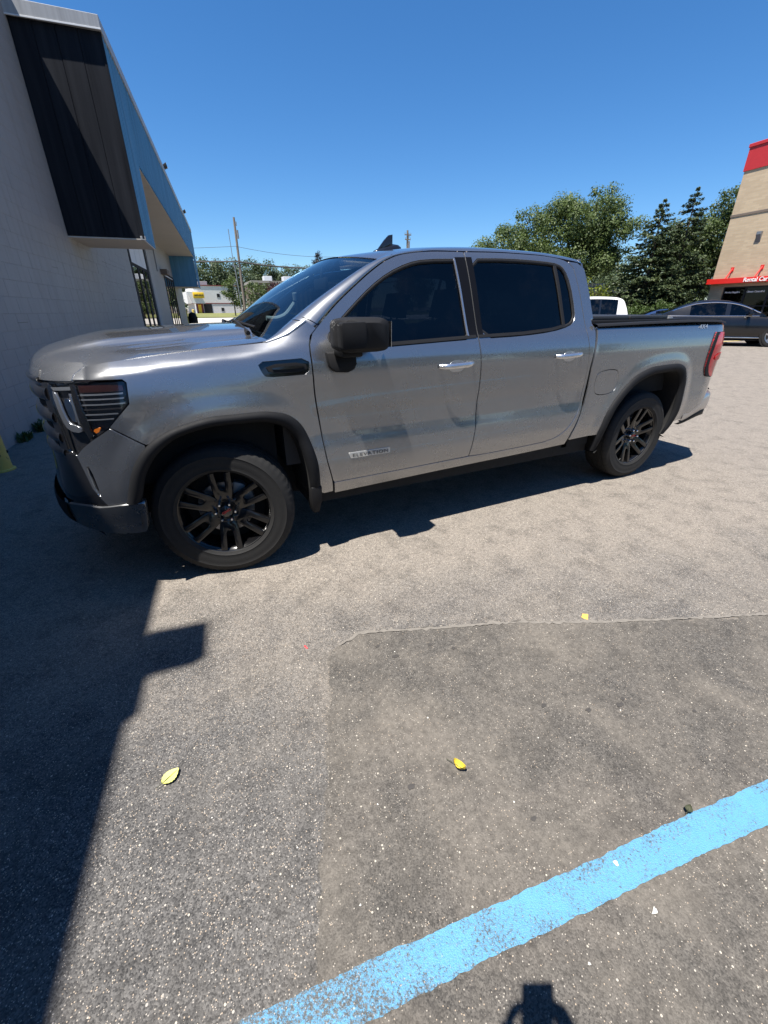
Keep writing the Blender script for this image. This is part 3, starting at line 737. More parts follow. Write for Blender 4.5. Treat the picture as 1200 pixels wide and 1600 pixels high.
door2 = [(x+G_, z) for x, z in DD[::-1]] + D2_TOP + DREAR[1:] + [(2.3,.524),(1.9,.517)]
d2 = panel('rear_door', door2, PAINT, [OPEN_R])
def inset(P, d):
    P = np.array(P); a = np.roll(P, 1, 0); b = np.roll(P, -1, 0); t = b-a; n = np.stack([-t[:, 1], t[:, 0]], 1); n /= np.linalg.norm(n, axis=1, keepdims=True)+1e-9
    ar = np.sum(P[:, 0]*np.roll(P[:, 1], -1)-np.roll(P[:, 0], -1)*P[:, 1]); return [tuple(p) for p in P+n*d*(1 if ar > 0 else -1)]
for dd, op in ((d1, OPEN_F), (d2, OPEN_R)):
    op = dens(op, .02)
    ribbon('window_seal', inset(op, .020), inset(op, -.001), MATS['black_plastic'], -.004, .004, dd, skirt=.012, rows=2)
    gl = inset(op, .008); V, Fc, NN = panel_geo(gl, (), -.012, .004, .03); both('window_glass', V, Fc, MATS['truck_side_glass'], dd, True, NN)
# belt strips, bright divider on the B pillar, black pillar panels
for dd, P in ((d1, [(.80,1.318),(1.0,1.318),(1.40,1.332),(1.738,1.346),(1.738,1.364),(1.40,1.352),(1.0,1.338),(.80,1.338)]),
              (d2, [(1.764,1.346),(2.15,1.354),(2.44,1.374),(2.56,1.395),(2.56,1.415),(2.44,1.394),(2.15,1.374),(1.764,1.364)])):
    panel('belt_strip', P, MATS['black_plastic'], off=.004, thick=.014, parent=dd)
panel('pillar_panel', [(1.683,1.348),(1.7525,1.350),(1.7485,1.60),(1.7465,1.834),(1.665,1.830)], MATS['pillar_black'], off=.0025, thick=.02, parent=d1)
panel('pillar_strip', [(1.671,1.360),(1.682,1.360),(1.664,1.822),(1.654,1.821)], MATS['satin_silver'], off=.004, thick=.012, parent=d1)
panel('pillar_panel', [(1.7615,1.350),(1.802,1.352),(1.802,1.836),(1.7555,1.835),(1.7575,1.60)], MATS['pillar_black'], off=.0025, thick=.02, parent=d2)
panel('window_divider', [(2.565,1.395),(2.588,1.40),(2.572,1.828),(2.545,1.831)], MATS['black_plastic'], off=-.002, thick=.012, parent=d2)
# door handles
def handle(dd, x0, x1, z):
    mb = MB(); xm = (x0+x1)/2; y = float(side_y(xm, z))
    pts = []; secs = []
    for i in range(13):
        t = i/12; x = x0+(x1-x0)*t; r = .0125*(1-.25*(2*t-1)**6); out = .040*(1-(2*t-1)**4)+.006
        pts.append((x, float(side_y(x, z))-out, z+.006*t)); secs.append(r)
    mb.tube(pts, secs, 10); 
    mb.V = [(v[0], v[1], z+.003+(v[2]-z-.003)*1.35) for v in mb.V]
    h = both_mb(mb, 'door_handle', MATS['bright_trim'], dd, True)
    cup = smooth_poly([(xm-.062,z+.030),(xm+.062,z+.034),(xm+.062,z-.040),(xm-.062,z-.044)], 2)
    V, Fc, NN = panel_geo(cup, (), .0015, .002, .02); both('handle_recess', V, Fc, MATS['satin_silver'], dd, True, NN)
handle(d1, 1.435, 1.705, 1.183); handle(d2, 2.478, 2.742, 1.198)
# name plate on the front door
plate = [(.772,.686),(.776,.689),(1.066,.688),(1.069,.685),(1.067,.655),(1.063,.652),(.788,.652),(.785,.654)]
bp = panel('door_badge', plate, MATS['badge_silver'], off=.005, thick=.006, parent=d1, mirror=False)
me = text_mesh('badge_lettering', 'ELEVATION', .030, MATS['badge_dark'], .0012, 0, 1.22, 1.0, .0006)
w_ = max(v.co.x for v in me.vertices)
for v in me.vertices: v.co.x *= .258/w_
bl = link('badge_lettering', me, d1); p0 = M(.794, .660); nrm = MN(.92, .665)
ex = np.array(M(1.05, .660))-np.array(p0); ex /= np.linalg.norm(ex); ez = np.array(nrm); ey = np.cross(ez, ex); frame_obj(bl, np.array(p0)+ez*.0125, ex, ey, ez)
# cab side behind the doors and the sill
cab_back = spl([(2.895,1.36),(2.872,1.20),(2.868,1.111),(2.880,.93),(2.874,.80),(2.850,.706),(2.79,.56),(2.762,.47)], 5)
sill = [(.672,.496),(1.2,.504),(1.742,.514),(1.9,.511),(2.3,.518),(2.50,.525)] + [(x+.007, z-.004) for x, z in DREAR[::-1] if x > 2.50]
cabside = sill + [(2.752,1.80),(2.71,1.843),(2.80,1.838),(2.862,1.80),(2.880,1.62),(2.894,1.45)] + cab_back + [(2.32,.455),(1.5,.437),(.68,.412)]
panel('cab_side', cabside, PAINT, thick=.03)
# bed side
bed_front = [(2.921,1.385),(2.912,1.30),(2.897,1.20),(2.893,1.111),(2.905,.93),(2.898,.80),(2.874,.706),(2.812,.56),(2.80,.505)]
tail_in = spl([(4.535,1.318),(4.520,1.295),(4.490,1.20),(4.482,1.09),(4.495,1.0),(4.525,.945),(4.555,.918),(4.66,.908)], 4)
bed = [(2.921,1.398),(3.476,1.407),(4.138,1.414),(4.55,1.408),(4.70,1.398),(4.80,1.385),(4.80,1.325),(4.70,1.322)] + tail_in + [(4.80,.905),(4.80,.765),(4.64,.668),(4.50,.588),(4.38,.518),(4.20,.505)] \
   + [p for p in fR[::-1] if p[1] > .515] + [(3.128,.515)] + bed_front[::-1]
fuel = smooth_poly([(2.985,1.055),(3.19,1.065),(3.245,1.02),(3.252,.93),(3.20,.868),(3.02,.865),(2.975,.91),(2.968,.99)], 2)
fuel_out = inset(fuel, -.006)
V, Fc, NN = panel_geo(bed, [fuel_out]); o = mk('bed_side', V, Fc, PAINT, truck, True, NN)
V, Fc, NN = panel_geo(bed); V, Fc, NN = flipped(V, Fc, NN); mk('bed_side', V, Fc, PAINT, truck, True, NN)
fd = panel('fuel_door', fuel, PAINT, thick=.015, mirror=False)
# tail lamp
lamp = tail_in + [(4.80,.915),(4.90,.93),(4.90,1.06),(4.90,1.24),(4.80,1.312),(4.70,1.316)]
tl = panel('tail_light', lamp, MATS['red_lens'], off=.006, thick=.05, step=.02)
panel('lamp_edge', tail_in + [(4.60,.925),(4.565,.96),(4.53,1.02),(4.522,1.10),(4.532,1.20),(4.565,1.30),(4.60,1.313)], MATS['black_plastic'], off=.012, thick=.03, parent=tl)
panel('reverse_lens', smooth_poly([(4.60,1.12),(4.80,1.14),(4.80,1.08),(4.60,1.06)], 1), MATS['red_letter'], off=.014, thick=.004, parent=tl)
# 4X4 lettering on the bed
me = text_mesh('bed_lettering', '4X4', .058, MATS['letter_grey'], .0006, .25, 1.1, 1.25)
bl = link('bed_lettering', me, truck); p0 = M(4.255, 1.348); nrm = MN(4.33, 1.345)
ex = np.array(M(4.44, 1.343))-np.array(M(4.255, 1.338)); ex /= np.linalg.norm(ex); ez = np.array(nrm); ey = np.cross(ez, ex); frame_obj(bl, np.array(p0)+ez*.003, ex, ey, ez)
# ---- head lamp
LAMP = [(-.775,1.202),(-.615,1.213),(-.378,1.2135),(-.371,1.205),(-.381,1.108),(-.494,.998),(-.60,.938),(-.66,.898),(-.712,.856),(-.745,.852),(-.772,1.0),(-.780,1.15)]
hl = panel('headlight', LAMP, MATS['lamp_housing'], off=-.030, thick=.03)
panel('lamp_cover', inset(LAMP, .002), MATS['lamp_glass'], off=-.001, thick=.012, parent=hl)
for k, (za, zb) in enumerate([(1.150,1.158),(1.128,1.135),(1.103,1.110),(1.080,1.086),(1.055,1.061),(1.030,1.035)]):
    xr = -.392 if za > 1.10 else -.392-(1.10-za)*1.05
    panel('lamp_fin', [(-.60,za),(xr,za+.004),(xr,zb+.004),(-.60,zb)], MATS['lamp_white'] if k != 3 else MATS['lamp_housing'], off=-.012, thick=.014, parent=hl)
panel('marker_lens', [(-.60,1.166),(-.386,1.170),(-.386,1.200),(-.60,1.200)], MATS['amber_dark'], off=-.014, thick=.01, parent=hl)
panel('marker_lens', smooth_poly([(-.586,.984),(-.535,1.0),(-.566,.962)], 1), MATS['amber_lens'], off=-.010, thick=.01, parent=hl)
panel('lamp_divider', [(-.640,1.20),(-.618,1.205),(-.598,1.0),(-.590,.955),(-.612,.935),(-.628,.985)], MATS['gloss_black'], off=-.006, thick=.02, parent=hl)
panel('light_bar', [(-.770,1.185),(-.64,1.193),(-.642,1.176),(-.752,1.170)], MATS['lamp_white'], off=-.010, thick=.01, parent=hl)
panel('light_bar', smooth_poly([(-.765,1.168),(-.735,1.16),(-.722,1.05),(-.706,1.012),(-.645,.998),(-.648,.966),(-.725,.975),(-.752,1.03)], 1), MATS['lamp_white'], off=-.008, thick=.012, parent=hl)
panel('projector_lens', smooth_poly([(-.715,1.135),(-.668,1.135),(-.664,1.02),(-.700,1.025)], 1), MATS['chrome'], off=-.018, thick=.01, parent=hl)
panel('projector_bezel', [(-.660,1.16),(-.652,1.16),(-.645,1.01),(-.653,1.01)], MATS['satin_silver'], off=-.010, thick=.012, parent=hl)
# ---- grille across the front, between the lamps
def front_strip(name, s0, z0, z1, off, mat, parent=truck, n=60, bulge=0.0, rows=6, smooth=True):
    s = np.r_[np.linspace(s0, -1.625, n)]; V = []; Fc = []
    for j in range(rows+1):
        t = j/rows; z = z0+(z1-z0)*t; o_ = off+bulge*math.sin(math.pi*t)**.5
        P = M(s, np.full(n, z)); d = MN(s, np.full(n, z)); Q = P+d*o_
        R = Q[::-1].copy(); R[:, 1] *= -1
        V += [tuple(v) for v in Q]+[tuple(v) for v in R]
    m_ = 2*n
    for j in range(rows):
        for i in range(m_-1): Fc.append((j*m_+i, (j+1)*m_+i, (j+1)*m_+i+1, j*m_+i+1))
    Fc += [tuple(j*m_ for j in range(rows+1)), tuple(j*m_+m_-1 for j in range(rows, -1, -1))]
    return mk(name, V, Fc, mat, parent, smooth)
gr = front_strip('grille', -.752, .80, 1.205, -.022, MATS['black_plastic'])
for z, h_ in ((1.150, .040), (1.035, .034), (.930, .034), (.850, .026)):
    front_strip('grille_bar', -.800, z-h_, z+h_, -.022, MATS['gloss_black'], gr, bulge=.028)
front_strip('grille_lip', -.85, 1.196, 1.226, -.02, MATS['gloss_black'], gr, bulge=.035)
V, Fc, NN = panel_geo([(-.775,.86),(-.745,.852),(-.725,.852),(-.80,.80),(-.84,.80),(-.84,1.205),(-.782,1.205),(-.783,1.15)], (), -.006, .05, .03); both('grille_end', V, Fc, MATS['gloss_black'], gr, True, NN)
# ---- lower bumper
lb = front_strip('front_bumper', -.735, .560, .845, -.004, MATS['gloss_black'], rows=8)
panel('bumper_flank', [(-.728,.852),(-.712,.840),(-.669,.668),(-.613,.572),(-.63,.52),(-.90,.52),(-.90,.852)], MATS['gloss_black'], off=0.0, thick=.03, parent=truck)
BEND = [(-.900,.56),(-.72,.575),(-.655,.565),(-.612,.570),(-.52,.583),(-.432,.588),(-.420,.575),(-.430,.50),(-.445,.405),(-.47,.398),(-.60,.396),(-.72,.41),(-.90,.43)]
be = panel('bumper_end', smooth_poly(BEND, 1), MATS['bumper_grey'], off=.018, thick=.06)
front_strip('bumper_step', -.86, .43, .565, .018, MATS['flare_plastic'], bulge=.012)
front_strip('chin_spoiler', -.80, .30, .425, -.03, MATS['black_plastic'])
# ---- hood
HW = .871
hood_c = pchip([-.93,-.86,-.78,-.67,-.52,-.2,.2,.42], [1.335,1.345,1.355,1.368,1.384,1.405,1.421,1.424])
_fx = sorted((float(-(side_y(-.55, 1.24)+plan_in(q))), float(plan_x(q))) for q in np.linspace(-1.62, -.45, 60))
_fa, _fb = np.array([q[0] for q in _fx]), np.array([q[1] for q in _fx])
front_x = lambda ay: np.interp(ay, _fa, _fb)
nose = pchip([0,.008,.02,.04,.07,.12,.2,.32,2], [.118,.095,.070,.048,.030,.015,.006,0,0])
def hood_pt(x, y):
    ay = np.abs(y); zc = hood_c(x); zs = seam_z(np.clip(x, -.52, .5))
    z = zc-(zc-zs)*np.power(np.clip(ay/HW, 0, 1), 2.3)
    z = z+.024*(1-sstep(.535, .585, ay-.05*(x+.5)))*sstep(-.85, -.45, x) - .006*np.exp(-((ay-.70)/.05)**2)*sstep(-.6, -.2, x)
    return z-nose(x-front_x(ay))*(1-.15*sstep(.7, .87, ay))
def hood_mesh():
    ny = 97; nx = 70; V = []; Fc = []
    ys = HW*np.sin(np.linspace(-1, 1, ny)*math.pi/2*.96)/math.sin(math.pi/2*.96)
    for i in range(nx+1):
        u = i/nx; u = 1-(1-u)**1.9
        for y in ys:
            ay = abs(y); xr = .29+.085*(ay/HW)**2; xf = float(front_x(ay)); xf = max(xf, -.60-(HW-ay)*6)
            if ay > .78: xf = max(xf, -.70+(ay-.78)/.091*.16)
            x = xr+(xf-xr)*u; V.append((x, y, float(hood_pt(x, y))))
    for i in range(nx):
        for j in range(ny-1): Fc.append((i*ny+j, (i+1)*ny+j, (i+1)*ny+j+1, i*ny+j+1))
    # turned-down edge
    loop = [i*ny for i in range(nx+1)] + [nx*ny+j for j in range(1, ny)] + [i*ny+ny-1 for i in range(nx-1, -1, -1)] + [j for j in range(ny-2, 0, -1)]
    b = len(V); V += [(V[k][0]*.995, V[k][1]*.995, V[k][2]-.025) for k in loop]; n = len(loop)
    for i in range(n): Fc.append((loop[i], b+i, b+(i+1) % n, loop[(i+1) % n])[::-1])
    me = mesh_of('hood', V, Fc, PAINT, True); bm = bmesh.new(); bm.from_mesh(me); bmesh.ops.recalc_face_normals(bm, faces=bm.faces)
    top = max(bm.faces, key=lambda f: f.calc_center_median().z)
    if top.normal.z < 0: bmesh.ops.reverse_faces(bm, faces=bm.faces)
    bm.to_mesh(me); bm.free(); me.set_sharp_from_angle(angle=math.radians(50)); return link('hood', me, truck)
hood = hood_mesh()
panel('hood_corner', [(-.622,1.216),(-.604,1.243),(-.545,1.275),(-.56,1.290),(-.64,1.290),(-.72,1.272),(-.90,1.262),(-.90,1.213),(-.75,1.214)], PAINT, off=.001, thick=.02, parent=hood)
front_strip('hood_nose', -.85, 1.216, 1.262, .001, PAINT, hood, bulge=.006)
mb = MB(); mb.box(-.55, .36, -.80, .80, .62, 1.18); mb.build('engine_block', MATS['underbody'], truck)
# ---- windscreen, pillars, roof
def ws_pt(v, t):
    a = np.array([.28+.10*abs(v)**2.2, .868*v, 1.398-.030*v*v]); b = np.array([1.035+.125*v*v, .668*v, 1.858-.052*v*v])
    p = a+(b-a)*t; p[2] += .035*math.sin(math.pi*t)*(1-.45*v*v); p[0] -= .010*math.sin(math.pi*t); return p
def ws_mesh(name, mat, v0=-1, v1=1, t0=0, t1=1, dz=0.0, nv=36, nt=16):
    V = []; Fc = []
    for i in range(nt+1):
        for j in range(nv+1): p = ws_pt(v0+(v1-v0)*j/nv, t0+(t1-t0)*i/nt); V.append((p[0], p[1], p[2]+dz))
    for i in range(nt):
        for j in range(nv): a = i*(nv+1)+j; Fc.append((a, a+1, a+nv+2, a+nv+1))
    return mk(name, V, Fc, mat, truck, True)
ws = ws_mesh('windshield', MATS['windshield_glass'])
for args in (dict(v0=-1, v1=-.965), dict(v0=.965, v1=1), dict(t0=.955, t1=1), dict(t0=0, t1=.045)):
    o = ws_mesh('windshield_border', MATS['gloss_black'], dz=-.003, **args); o.parent = ws
# pillar strip between the screen edge and the front door gap
A_CURVE = resamp(D_TOP[:22], 41); A_CURVE = [(x-.004, z+.006) for x, z in A_CURVE]
def strip_between(A, Wp, bul, name, rows=8, out=(-.45, -.62, .64)):
    V = []; n = len(A)
    for a, w in zip(A, Wp):
        for j in range(rows): s_ = j/(rows-1); V.append(tuple(a+(w-a)*s_+np.array(out)*bul*math.sin(math.pi*s_)))
    Fc = [(i*rows+j, (i+1)*rows+j, (i+1)*rows+j+1, i*rows+j+1) for i in range(n-1) for j in range(rows-1)]
    b = len(V); V += [(p[0]+.015, p[1]+.02, p[2]-.025) for p in V[rows-1:n*rows:rows]]
    Fc += [(i*rows+rows-1, (i+1)*rows+rows-1, b+i+1, b+i) for i in range(n-1)]
    b = len(V); V += [(p[0], p[1]+.03, p[2]-.01) for p in V[0:n*rows:rows]]
    Fc += [(b+i, b+i+1, (i+1)*rows, i*rows) for i in range(n-1)]
    return both(name, V, Fc, PAINT, truck, True)
nA = len(A_CURVE); A3 = [np.array(M(x, z)) for x, z in A_CURVE]
W3 = [ws_pt(-1, .235+.765*(i/(nA-1))**.95)+np.array([-.004, -.004, .006]) for i in range(nA)]
strip_between(A3, W3, .020, 'windshield_pillar')
foot = [np.array(M(x, z)) for x, z in spl([(.345,1.358),(.372,1.364),(.473,1.393),(.53,1.426),(.588,1.461)], 4)]
strip_between(foot, [ws_pt(-1, .255*i/(len(foot)-1))+np.array([-.004, -.004, .006]) for i in range(len(foot))], .010, 'pillar_foot', 6)
lowj = [np.array(M(x, z))+np.array([0, .004, 0]) for x, z in ((.575,1.452),(.605,1.438),(.630,1.424),(.652,1.440))]
strip_between(lowj, [W3[0]+np.array([-.030,-.002,-.020]), W3[0]+np.array([-.018,-.001,-.012]), W3[0]+np.array([-.006,0,-.004]), W3[0]+np.array([.004,0,.002])], .018, 'pillar_joint', 6)
roof_c = pchip([1.0,1.2,1.5,2.0,2.5,2.8,2.91], [1.856,1.885,1.912,1.932,1.928,1.908,1.885])
rail_x = [1.20,1.269,1.40,1.516,1.75,2.125,2.413,2.60,2.70,2.80,2.862,2.90]
rail_z = [1.806,1.836,1.851,1.864,1.872,1.882,1.880,1.868,1.858,1.848,1.835,1.82]
rail = pchip(rail_x, rail_z)
def roof():
    nu, nv = 50, 61; V = []; Fc = []; AE = A3[-1]; WC = W3[-1]
    def base(x, v):
        av = abs(v); zr = float(rail(x)); yr = float(prof_door(zr)); zc = float(roof_c(x))
        return np.array([x, -yr*v, zr+(zc-zr)*(1-min(1, av)**4.5)**.62])
    for i in range(nu+1):
        u = i/nu; u = u**1.35
        for j in range(nv):
            v = -1+2*j/(nv-1); v = math.copysign(abs(v)**.75, v); av = abs(v); sg_ = 1 if v >= 0 else -1
            if av < .88: Fp = ws_pt(v/.88, 1.0)+np.array([-.002, 0, .004])
            else:
                k = (av-.88)/.12; Fp = WC+(AE-WC)*k+np.array([-.45, -.62, .64])*.020*math.sin(math.pi*k); Fp = np.array([Fp[0], Fp[1]*(-sg_), Fp[2]])
            xe = 2.905-.05*av**8; p = base(Fp[0]+(xe-Fp[0])*u, v); p0 = base(Fp[0], v)
            p = p+(Fp-p0)*(1-u)**8; V.append(tuple(p))
    for i in range(nu):
        for j in range(nv-1): a = i*nv+j; Fc.append((a, a+1, a+nv+1, a+nv))
    b = len(V); V += [(v[0], v[1]*.96, v[2]-.03) for v in V[nu*nv:nu*nv+nv]]
    for j in range(nv-1): Fc.append((nu*nv+j, nu*nv+j+1, b+j+1, b+j))
    mk('roof', V, Fc, PAINT, truck, True)
roof()
# cab back: panel with a window
mb = MB()
mb.box(2.872, 2.885, -.955, .955, .50, 1.40); mb.prism([(2.872,-.94,1.40),(2.872,-.75,1.40),(2.872,-.62,1.84),(2.872,-.74,1.84)], (.013,0,0)); mb.prism([(2.872,.94,1.40),(2.872,.75,1.40),(2.872,.62,1.84),(2.872,.74,1.84)], (.013,0,0)); mb.box(2.872,2.885,-.72,.72,1.80,1.87)
mb.build('cab_back', PAINT, truck)
mb = MB(); mb.prism([(2.874,-.75,1.40),(2.874,.75,1.40),(2.874,.62,1.80),(2.874,-.62,1.80)], (.006,0,0)); mb.build('rear_window', MATS['truck_side_glass'], truck)
# antenna fin on the roof: low black base with an upright shark fin
mb = MB(); V = []; Fc = []; zt = float(roof_c(1.5))-.010; n = 16; X0 = 1.345
for h, k in ((0, 1), (.014, 1), (.030, .92), (.040, .7), (.043, .3)):
    for a in np.linspace(0, 2*math.pi, n, False):
        x = math.cos(a); V.append((X0+.085+.088*k*x+ (.010*h/.04), .034*k*math.sin(a)*(1-.35*max(0, -x)), zt+h+(x*.012)))
for i in range(4):
    for k in range(n): Fc.append((i*n+k, i*n+(k+1) % n, (i+1)*n+(k+1) % n, (i+1)*n+k))
Fc.append(tuple(4*n+k for k in range(n))); mb.add(V, Fc)
mb.prism([(X0+.025,-.008,zt+.015),(X0+.120,-.008,zt+.030),(X0+.122,-.005,zt+.096),(X0+.10,-.005,zt+.092),(X0+.075,-.006,zt+.070)], (0,.013,0))
an = mb.build('roof_antenna', MATS['gloss_black'], truck, True, .003); an.location = (1.345*(1-1.45)+.02, -.12, (float(roof_c(1.5))-.010)*(1-1.45)-.012); an.scale = (1.45, 1.45, 1.45)
# ---- cowl and wipers
mb = MB(); V = []
for x0, z0 in ((.20, 1.385), (.33, 1.392), (.42, 1.40)):
    for j in range(25): v = -1+j/12; V.append((x0-.01+.095*abs(v)**2.2, .85*v, z0-.035*v*v))
mb.add(V, [(i*25+j, i*25+j+1, (i+1)*25+j+1, (i+1)*25+j) for i in range(2) for j in range(24)])
mb.build('cowl', MATS['black_plastic'], truck, True)
for y0, y1, tt in ((-.62, .02, .05), (.0, .62, .045)):
    mb = MB(); pts = []
    for i in range(9):
        t = i/8; y = y0+(y1-y0)*t; p = ws_pt(y/.86, tt+.02*t); pts.append((p[0]-.010, p[1], p[2]+.020))
    mb.tube(pts, .009, 6); mb.tube([(pts[0][0]-.05, y0-.03, pts[0][2]-.03), (pts[4][0]-.03, pts[4][1], pts[4][2]+.010), pts[5]], [.014, .010, .007], 6)
    mb.build('wiper', MATS['black_plastic'], truck, True)
# ---- door mirrors
def mirror():
    base = MB(); b0 = [(.655,1.305),(.835,1.298),(.832,1.235),(.815,1.205),(.775,1.19),(.70,1.195),(.668,1.225)]
    P = np.array([M(x, z) for x, z in b0]); base.prism([p-np.array([0,.045,0]) for p in P], (0,.05,0))
    r = both_mb(base, 'door_mirror', MATS['black_plastic'], truck, True, .008)
    head = MB(); n = 28; V = []; Fc = []
    # housing: rounded rectangular section swept outward from the door
    secs = [(-.985,.80,1.395,.045,.050),(-1.00,.80,1.395,.080,.072),(-1.05,.805,1.397,.130,.084),(-1.12,.81,1.398,.142,.088),(-1.19,.815,1.398,.142,.088),(-1.235,.82,1.398,.130,.082),(-1.255,.825,1.398,.09,.062)]
    for y, cx, cz, hx, hz in secs:
        for a in np.linspace(0, 2*math.pi, n, False):
            c, s = math.cos(a), math.sin(a); e = .38
            V.append((cx+hx*math.copysign(abs(c)**e, c), y, cz+hz*math.copysign(abs(s)**e, s)-.02*(c > 0)*0))
    for i in range(len(secs)-1):
        for k in range(n): Fc.append((i*n+k, i*n+(k+1) % n, (i+1)*n+(k+1) % n, (i+1)*n+k))
    Fc.append(tuple(range(n))); Fc.append(tuple((len(secs)-1)*n+k for k in range(n)))
    head.add(V, Fc)
    both_mb(head, 'mirror_housing', MATS['black_plastic'], r, True)
    cap = MB(); cap.prism([(.675,-1.255,1.462),(.795,-1.268,1.466),(.805,-1.268,1.455),(.805,-1.268,1.345),(.79,-1.266,1.333),(.672,-1.25,1.328),(.664,-1.25,1.34),(.664,-1.25,1.45)], (0,.06,0))
    both_mb(cap, 'mirror_cap', MATS['flare_plastic'], r, True, .010)
    arm = MB(); arm.prism([(.70,-1.02,1.285),(.82,-1.02,1.285),(.82,-1.02,1.325),(.70,-1.02,1.325)], (0,-.15,.0))
    both_mb(arm, 'mirror_arm', MATS['black_plastic'], r, True, .01)
    gl = MB(); gl.prism([(.966,-1.225,1.335),(.966,-1.02,1.335),(.966,-1.02,1.465),(.966,-1.225,1.465)], (.003,0,0)); both_mb(gl, 'mirror_glass', MATS['chrome'], r)
mirror()
# ---- bed: rails, box, soft cover, tailgate, rear bumper
def bed_parts():
    for sgn in (-1, 1):
        V = []; Fc = []; xs = np.linspace(2.922, 4.83, 40); n = len(xs)
        for x in xs:
            z = float(np.interp(x, [2.921,3.476,4.138,4.55,4.70,4.83], [1.398,1.407,1.414,1.408,1.398,1.385]))
            inn = max(0.0, float(plan_in(x))-.0); y = float(prof_bed(1.385))+inn*.9
            for dy, dz in ((-.012, -.004), (-.004, .010), (.02, .016), (.07, .014), (.10, .0), (.10, -.06)): V.append((x, sgn*(y+dy), z+dz))
        for i in range(n-1):
            for j in range(5): f = (i*6+j, (i+1)*6+j, (i+1)*6+j+1, i*6+j+1); Fc.append(f if sgn < 0 else f[::-1])
        mk('bed_rail', V, Fc, MATS['black_plastic'], truck, True)
    mb = MB(); mb.box(2.92, 2.94, -.86, .86, .80, 1.395); mb.box(2.94, 4.78, -.86, -.84, .80, 1.36); mb.box(2.94, 4.78, .84, .86, .80, 1.36); mb.box(2.94, 4.78, -.84, .84, .80, .83)
    mb.build('bed_box', MATS['underbody'], truck)
    tc = MB(); tc.box(2.95, 4.74, -.858, .858, 1.412, 1.424); c = tc.build('tonneau_cover', MATS['tonneau_vinyl'], truck, False, .004)
    for k, (xa, xb) in enumerate(((2.96, 3.50), (3.515, 4.04))):
        f = MB(); f.box(xa, xb, -.80, .82, 1.430+.0*k, 1.468); f.build('folded_panel', MATS['tonneau_vinyl'], c, True, .012)
    f = MB(); f.box(4.055, 4.12, -.80, .82, 1.425, 1.452); f.build('cover_bow', MATS['steel_grey'], c, True, .008)
    for y in (-.86, .86):
        f = MB(); f.box(2.95, 4.74, y-.012, y+.012, 1.405, 1.436); f.build('cover_rail', MATS['black_plastic'], c, True, .004)
    # tailgate across the back
    V = []; Fc = []; zs = [.74,.80,.95,1.10,1.22,1.32,1.37,1.395,1.40]; xo = [0,.012,.006,.0,.004,.012,.010,-.005,-.04]; ys = np.linspace(-.80, .80, 21)
    for z, d in zip(zs, xo):
        for y in ys: V.append((4.845+d-.015*(y/.8)**2, y, z))
    for i in range(len(zs)-1):
        for j in range(20): Fc.append((i*21+j, i*21+j+1, (i+1)*21+j+1, (i+1)*21+j))
    b = len(V); V += [(4.70, y, 1.40) for y in ys]; V += [(4.70, y, .74) for y in ys]; k = (len(zs)-1)*21
    for j in range(20): Fc += [(k+j, k+j+1, b+j+1, b+j), (b+j, b+j+1, b+22+j, b+21+j)]
    mk('tailgate', V, Fc, PAINT, truck, True)
    # rear bumper with a step at its corner
    pl = spl([(4.375,-.985),(4.60,-.985),(4.80,-.96),(4.92,-.86),(4.985,-.62),(4.99,-.3),(4.99,0)], 6); pl = pl+[(x, -y) for x, y in pl[::-1][1:]]
    sec = [(-.03,.520),(.004,.535),(.012,.60),(.012,.68),(.004,.725),(-.012,.742),(-.12,.745)]; V = []; Fc = []; n = len(pl)
    for i, (x, y) in enumerate(pl):
        a = np.array(pl[max(0, i-1)]); b_ = np.array(pl[min(n-1, i+1)]); t = (b_-a)/np.linalg.norm(b_-a); nr = np.array([-t[1], t[0]])*-1
        for d, z in sec: k = float(sstep(4.36, 4.72, x)); zz = (.488+(z-.52)*.50)*(1-k)+(.565+(z-.52)*.82)*k; V.append((x+nr[0]*d, y+nr[1]*d, zz))
    for i in range(n-1):
        for j in range(len(sec)-1): a = i*len(sec)+j; Fc.append((a, a+len(sec), a+len(sec)+1, a+1))
    rb = mk('rear_bumper', V, Fc, MATS['satin_silver'], truck, True)
    bm = bmesh.new(); bm.from_mesh(rb.data); bmesh.ops.recalc_face_normals(bm, faces=bm.faces); bm.to_mesh(rb.data); bm.free()
    V = []; Fc = []; sec2 = [(-.05, 0.0), (-.006, .08), (-.004, .9), (-.02, 1.0)]
    for i, (x, y) in enumerate(pl):
        a = np.array(pl[max(0, i-1)]); b_ = np.array(pl[min(n-1, i+1)]); t = (b_-a)/np.linalg.norm(b_-a); nr = np.array([t[1], -t[0]]); k = float(sstep(4.36, 4.72, x)); z0, z1 = .455+.055*k, .492+.080*k
        for d, q in sec2: V.append((x+nr[0]*d, y+nr[1]*d, z0+(z1-z0)*q))
    for i in range(n-1):
        for j in range(3): a = i*4+j; Fc.append((a, a+4, a+5, a+1))
    lo = mk('bumper_lower', V, Fc, MATS['black_plastic'], rb, True)
    bm = bmesh.new(); bm.from_mesh(lo.data); bmesh.ops.recalc_face_normals(bm, faces=bm.faces); bm.to_mesh(lo.data); bm.free()
    for sgn in (-1, 1):
        f = MB(); f.box(4.66, 4.97, sgn*.66-.20, sgn*.66+.20, .742, .760); f.build('step_pad', MATS['black_plastic'], rb, True, .006)
    f = MB(); f.box(4.45, 4.90, -.84, .84, .47, .60); f.build('bumper_valance', MATS['black_plastic'], rb, True, .02)
    f = MB(); f.box(4.80, 5.05, -.06, .06, .40, .47); f.box(4.60, 4.82, -.40, .40, .42, .49); f.build('tow_hitch', MATS['underbody'], rb, True, .01)
bed_parts()
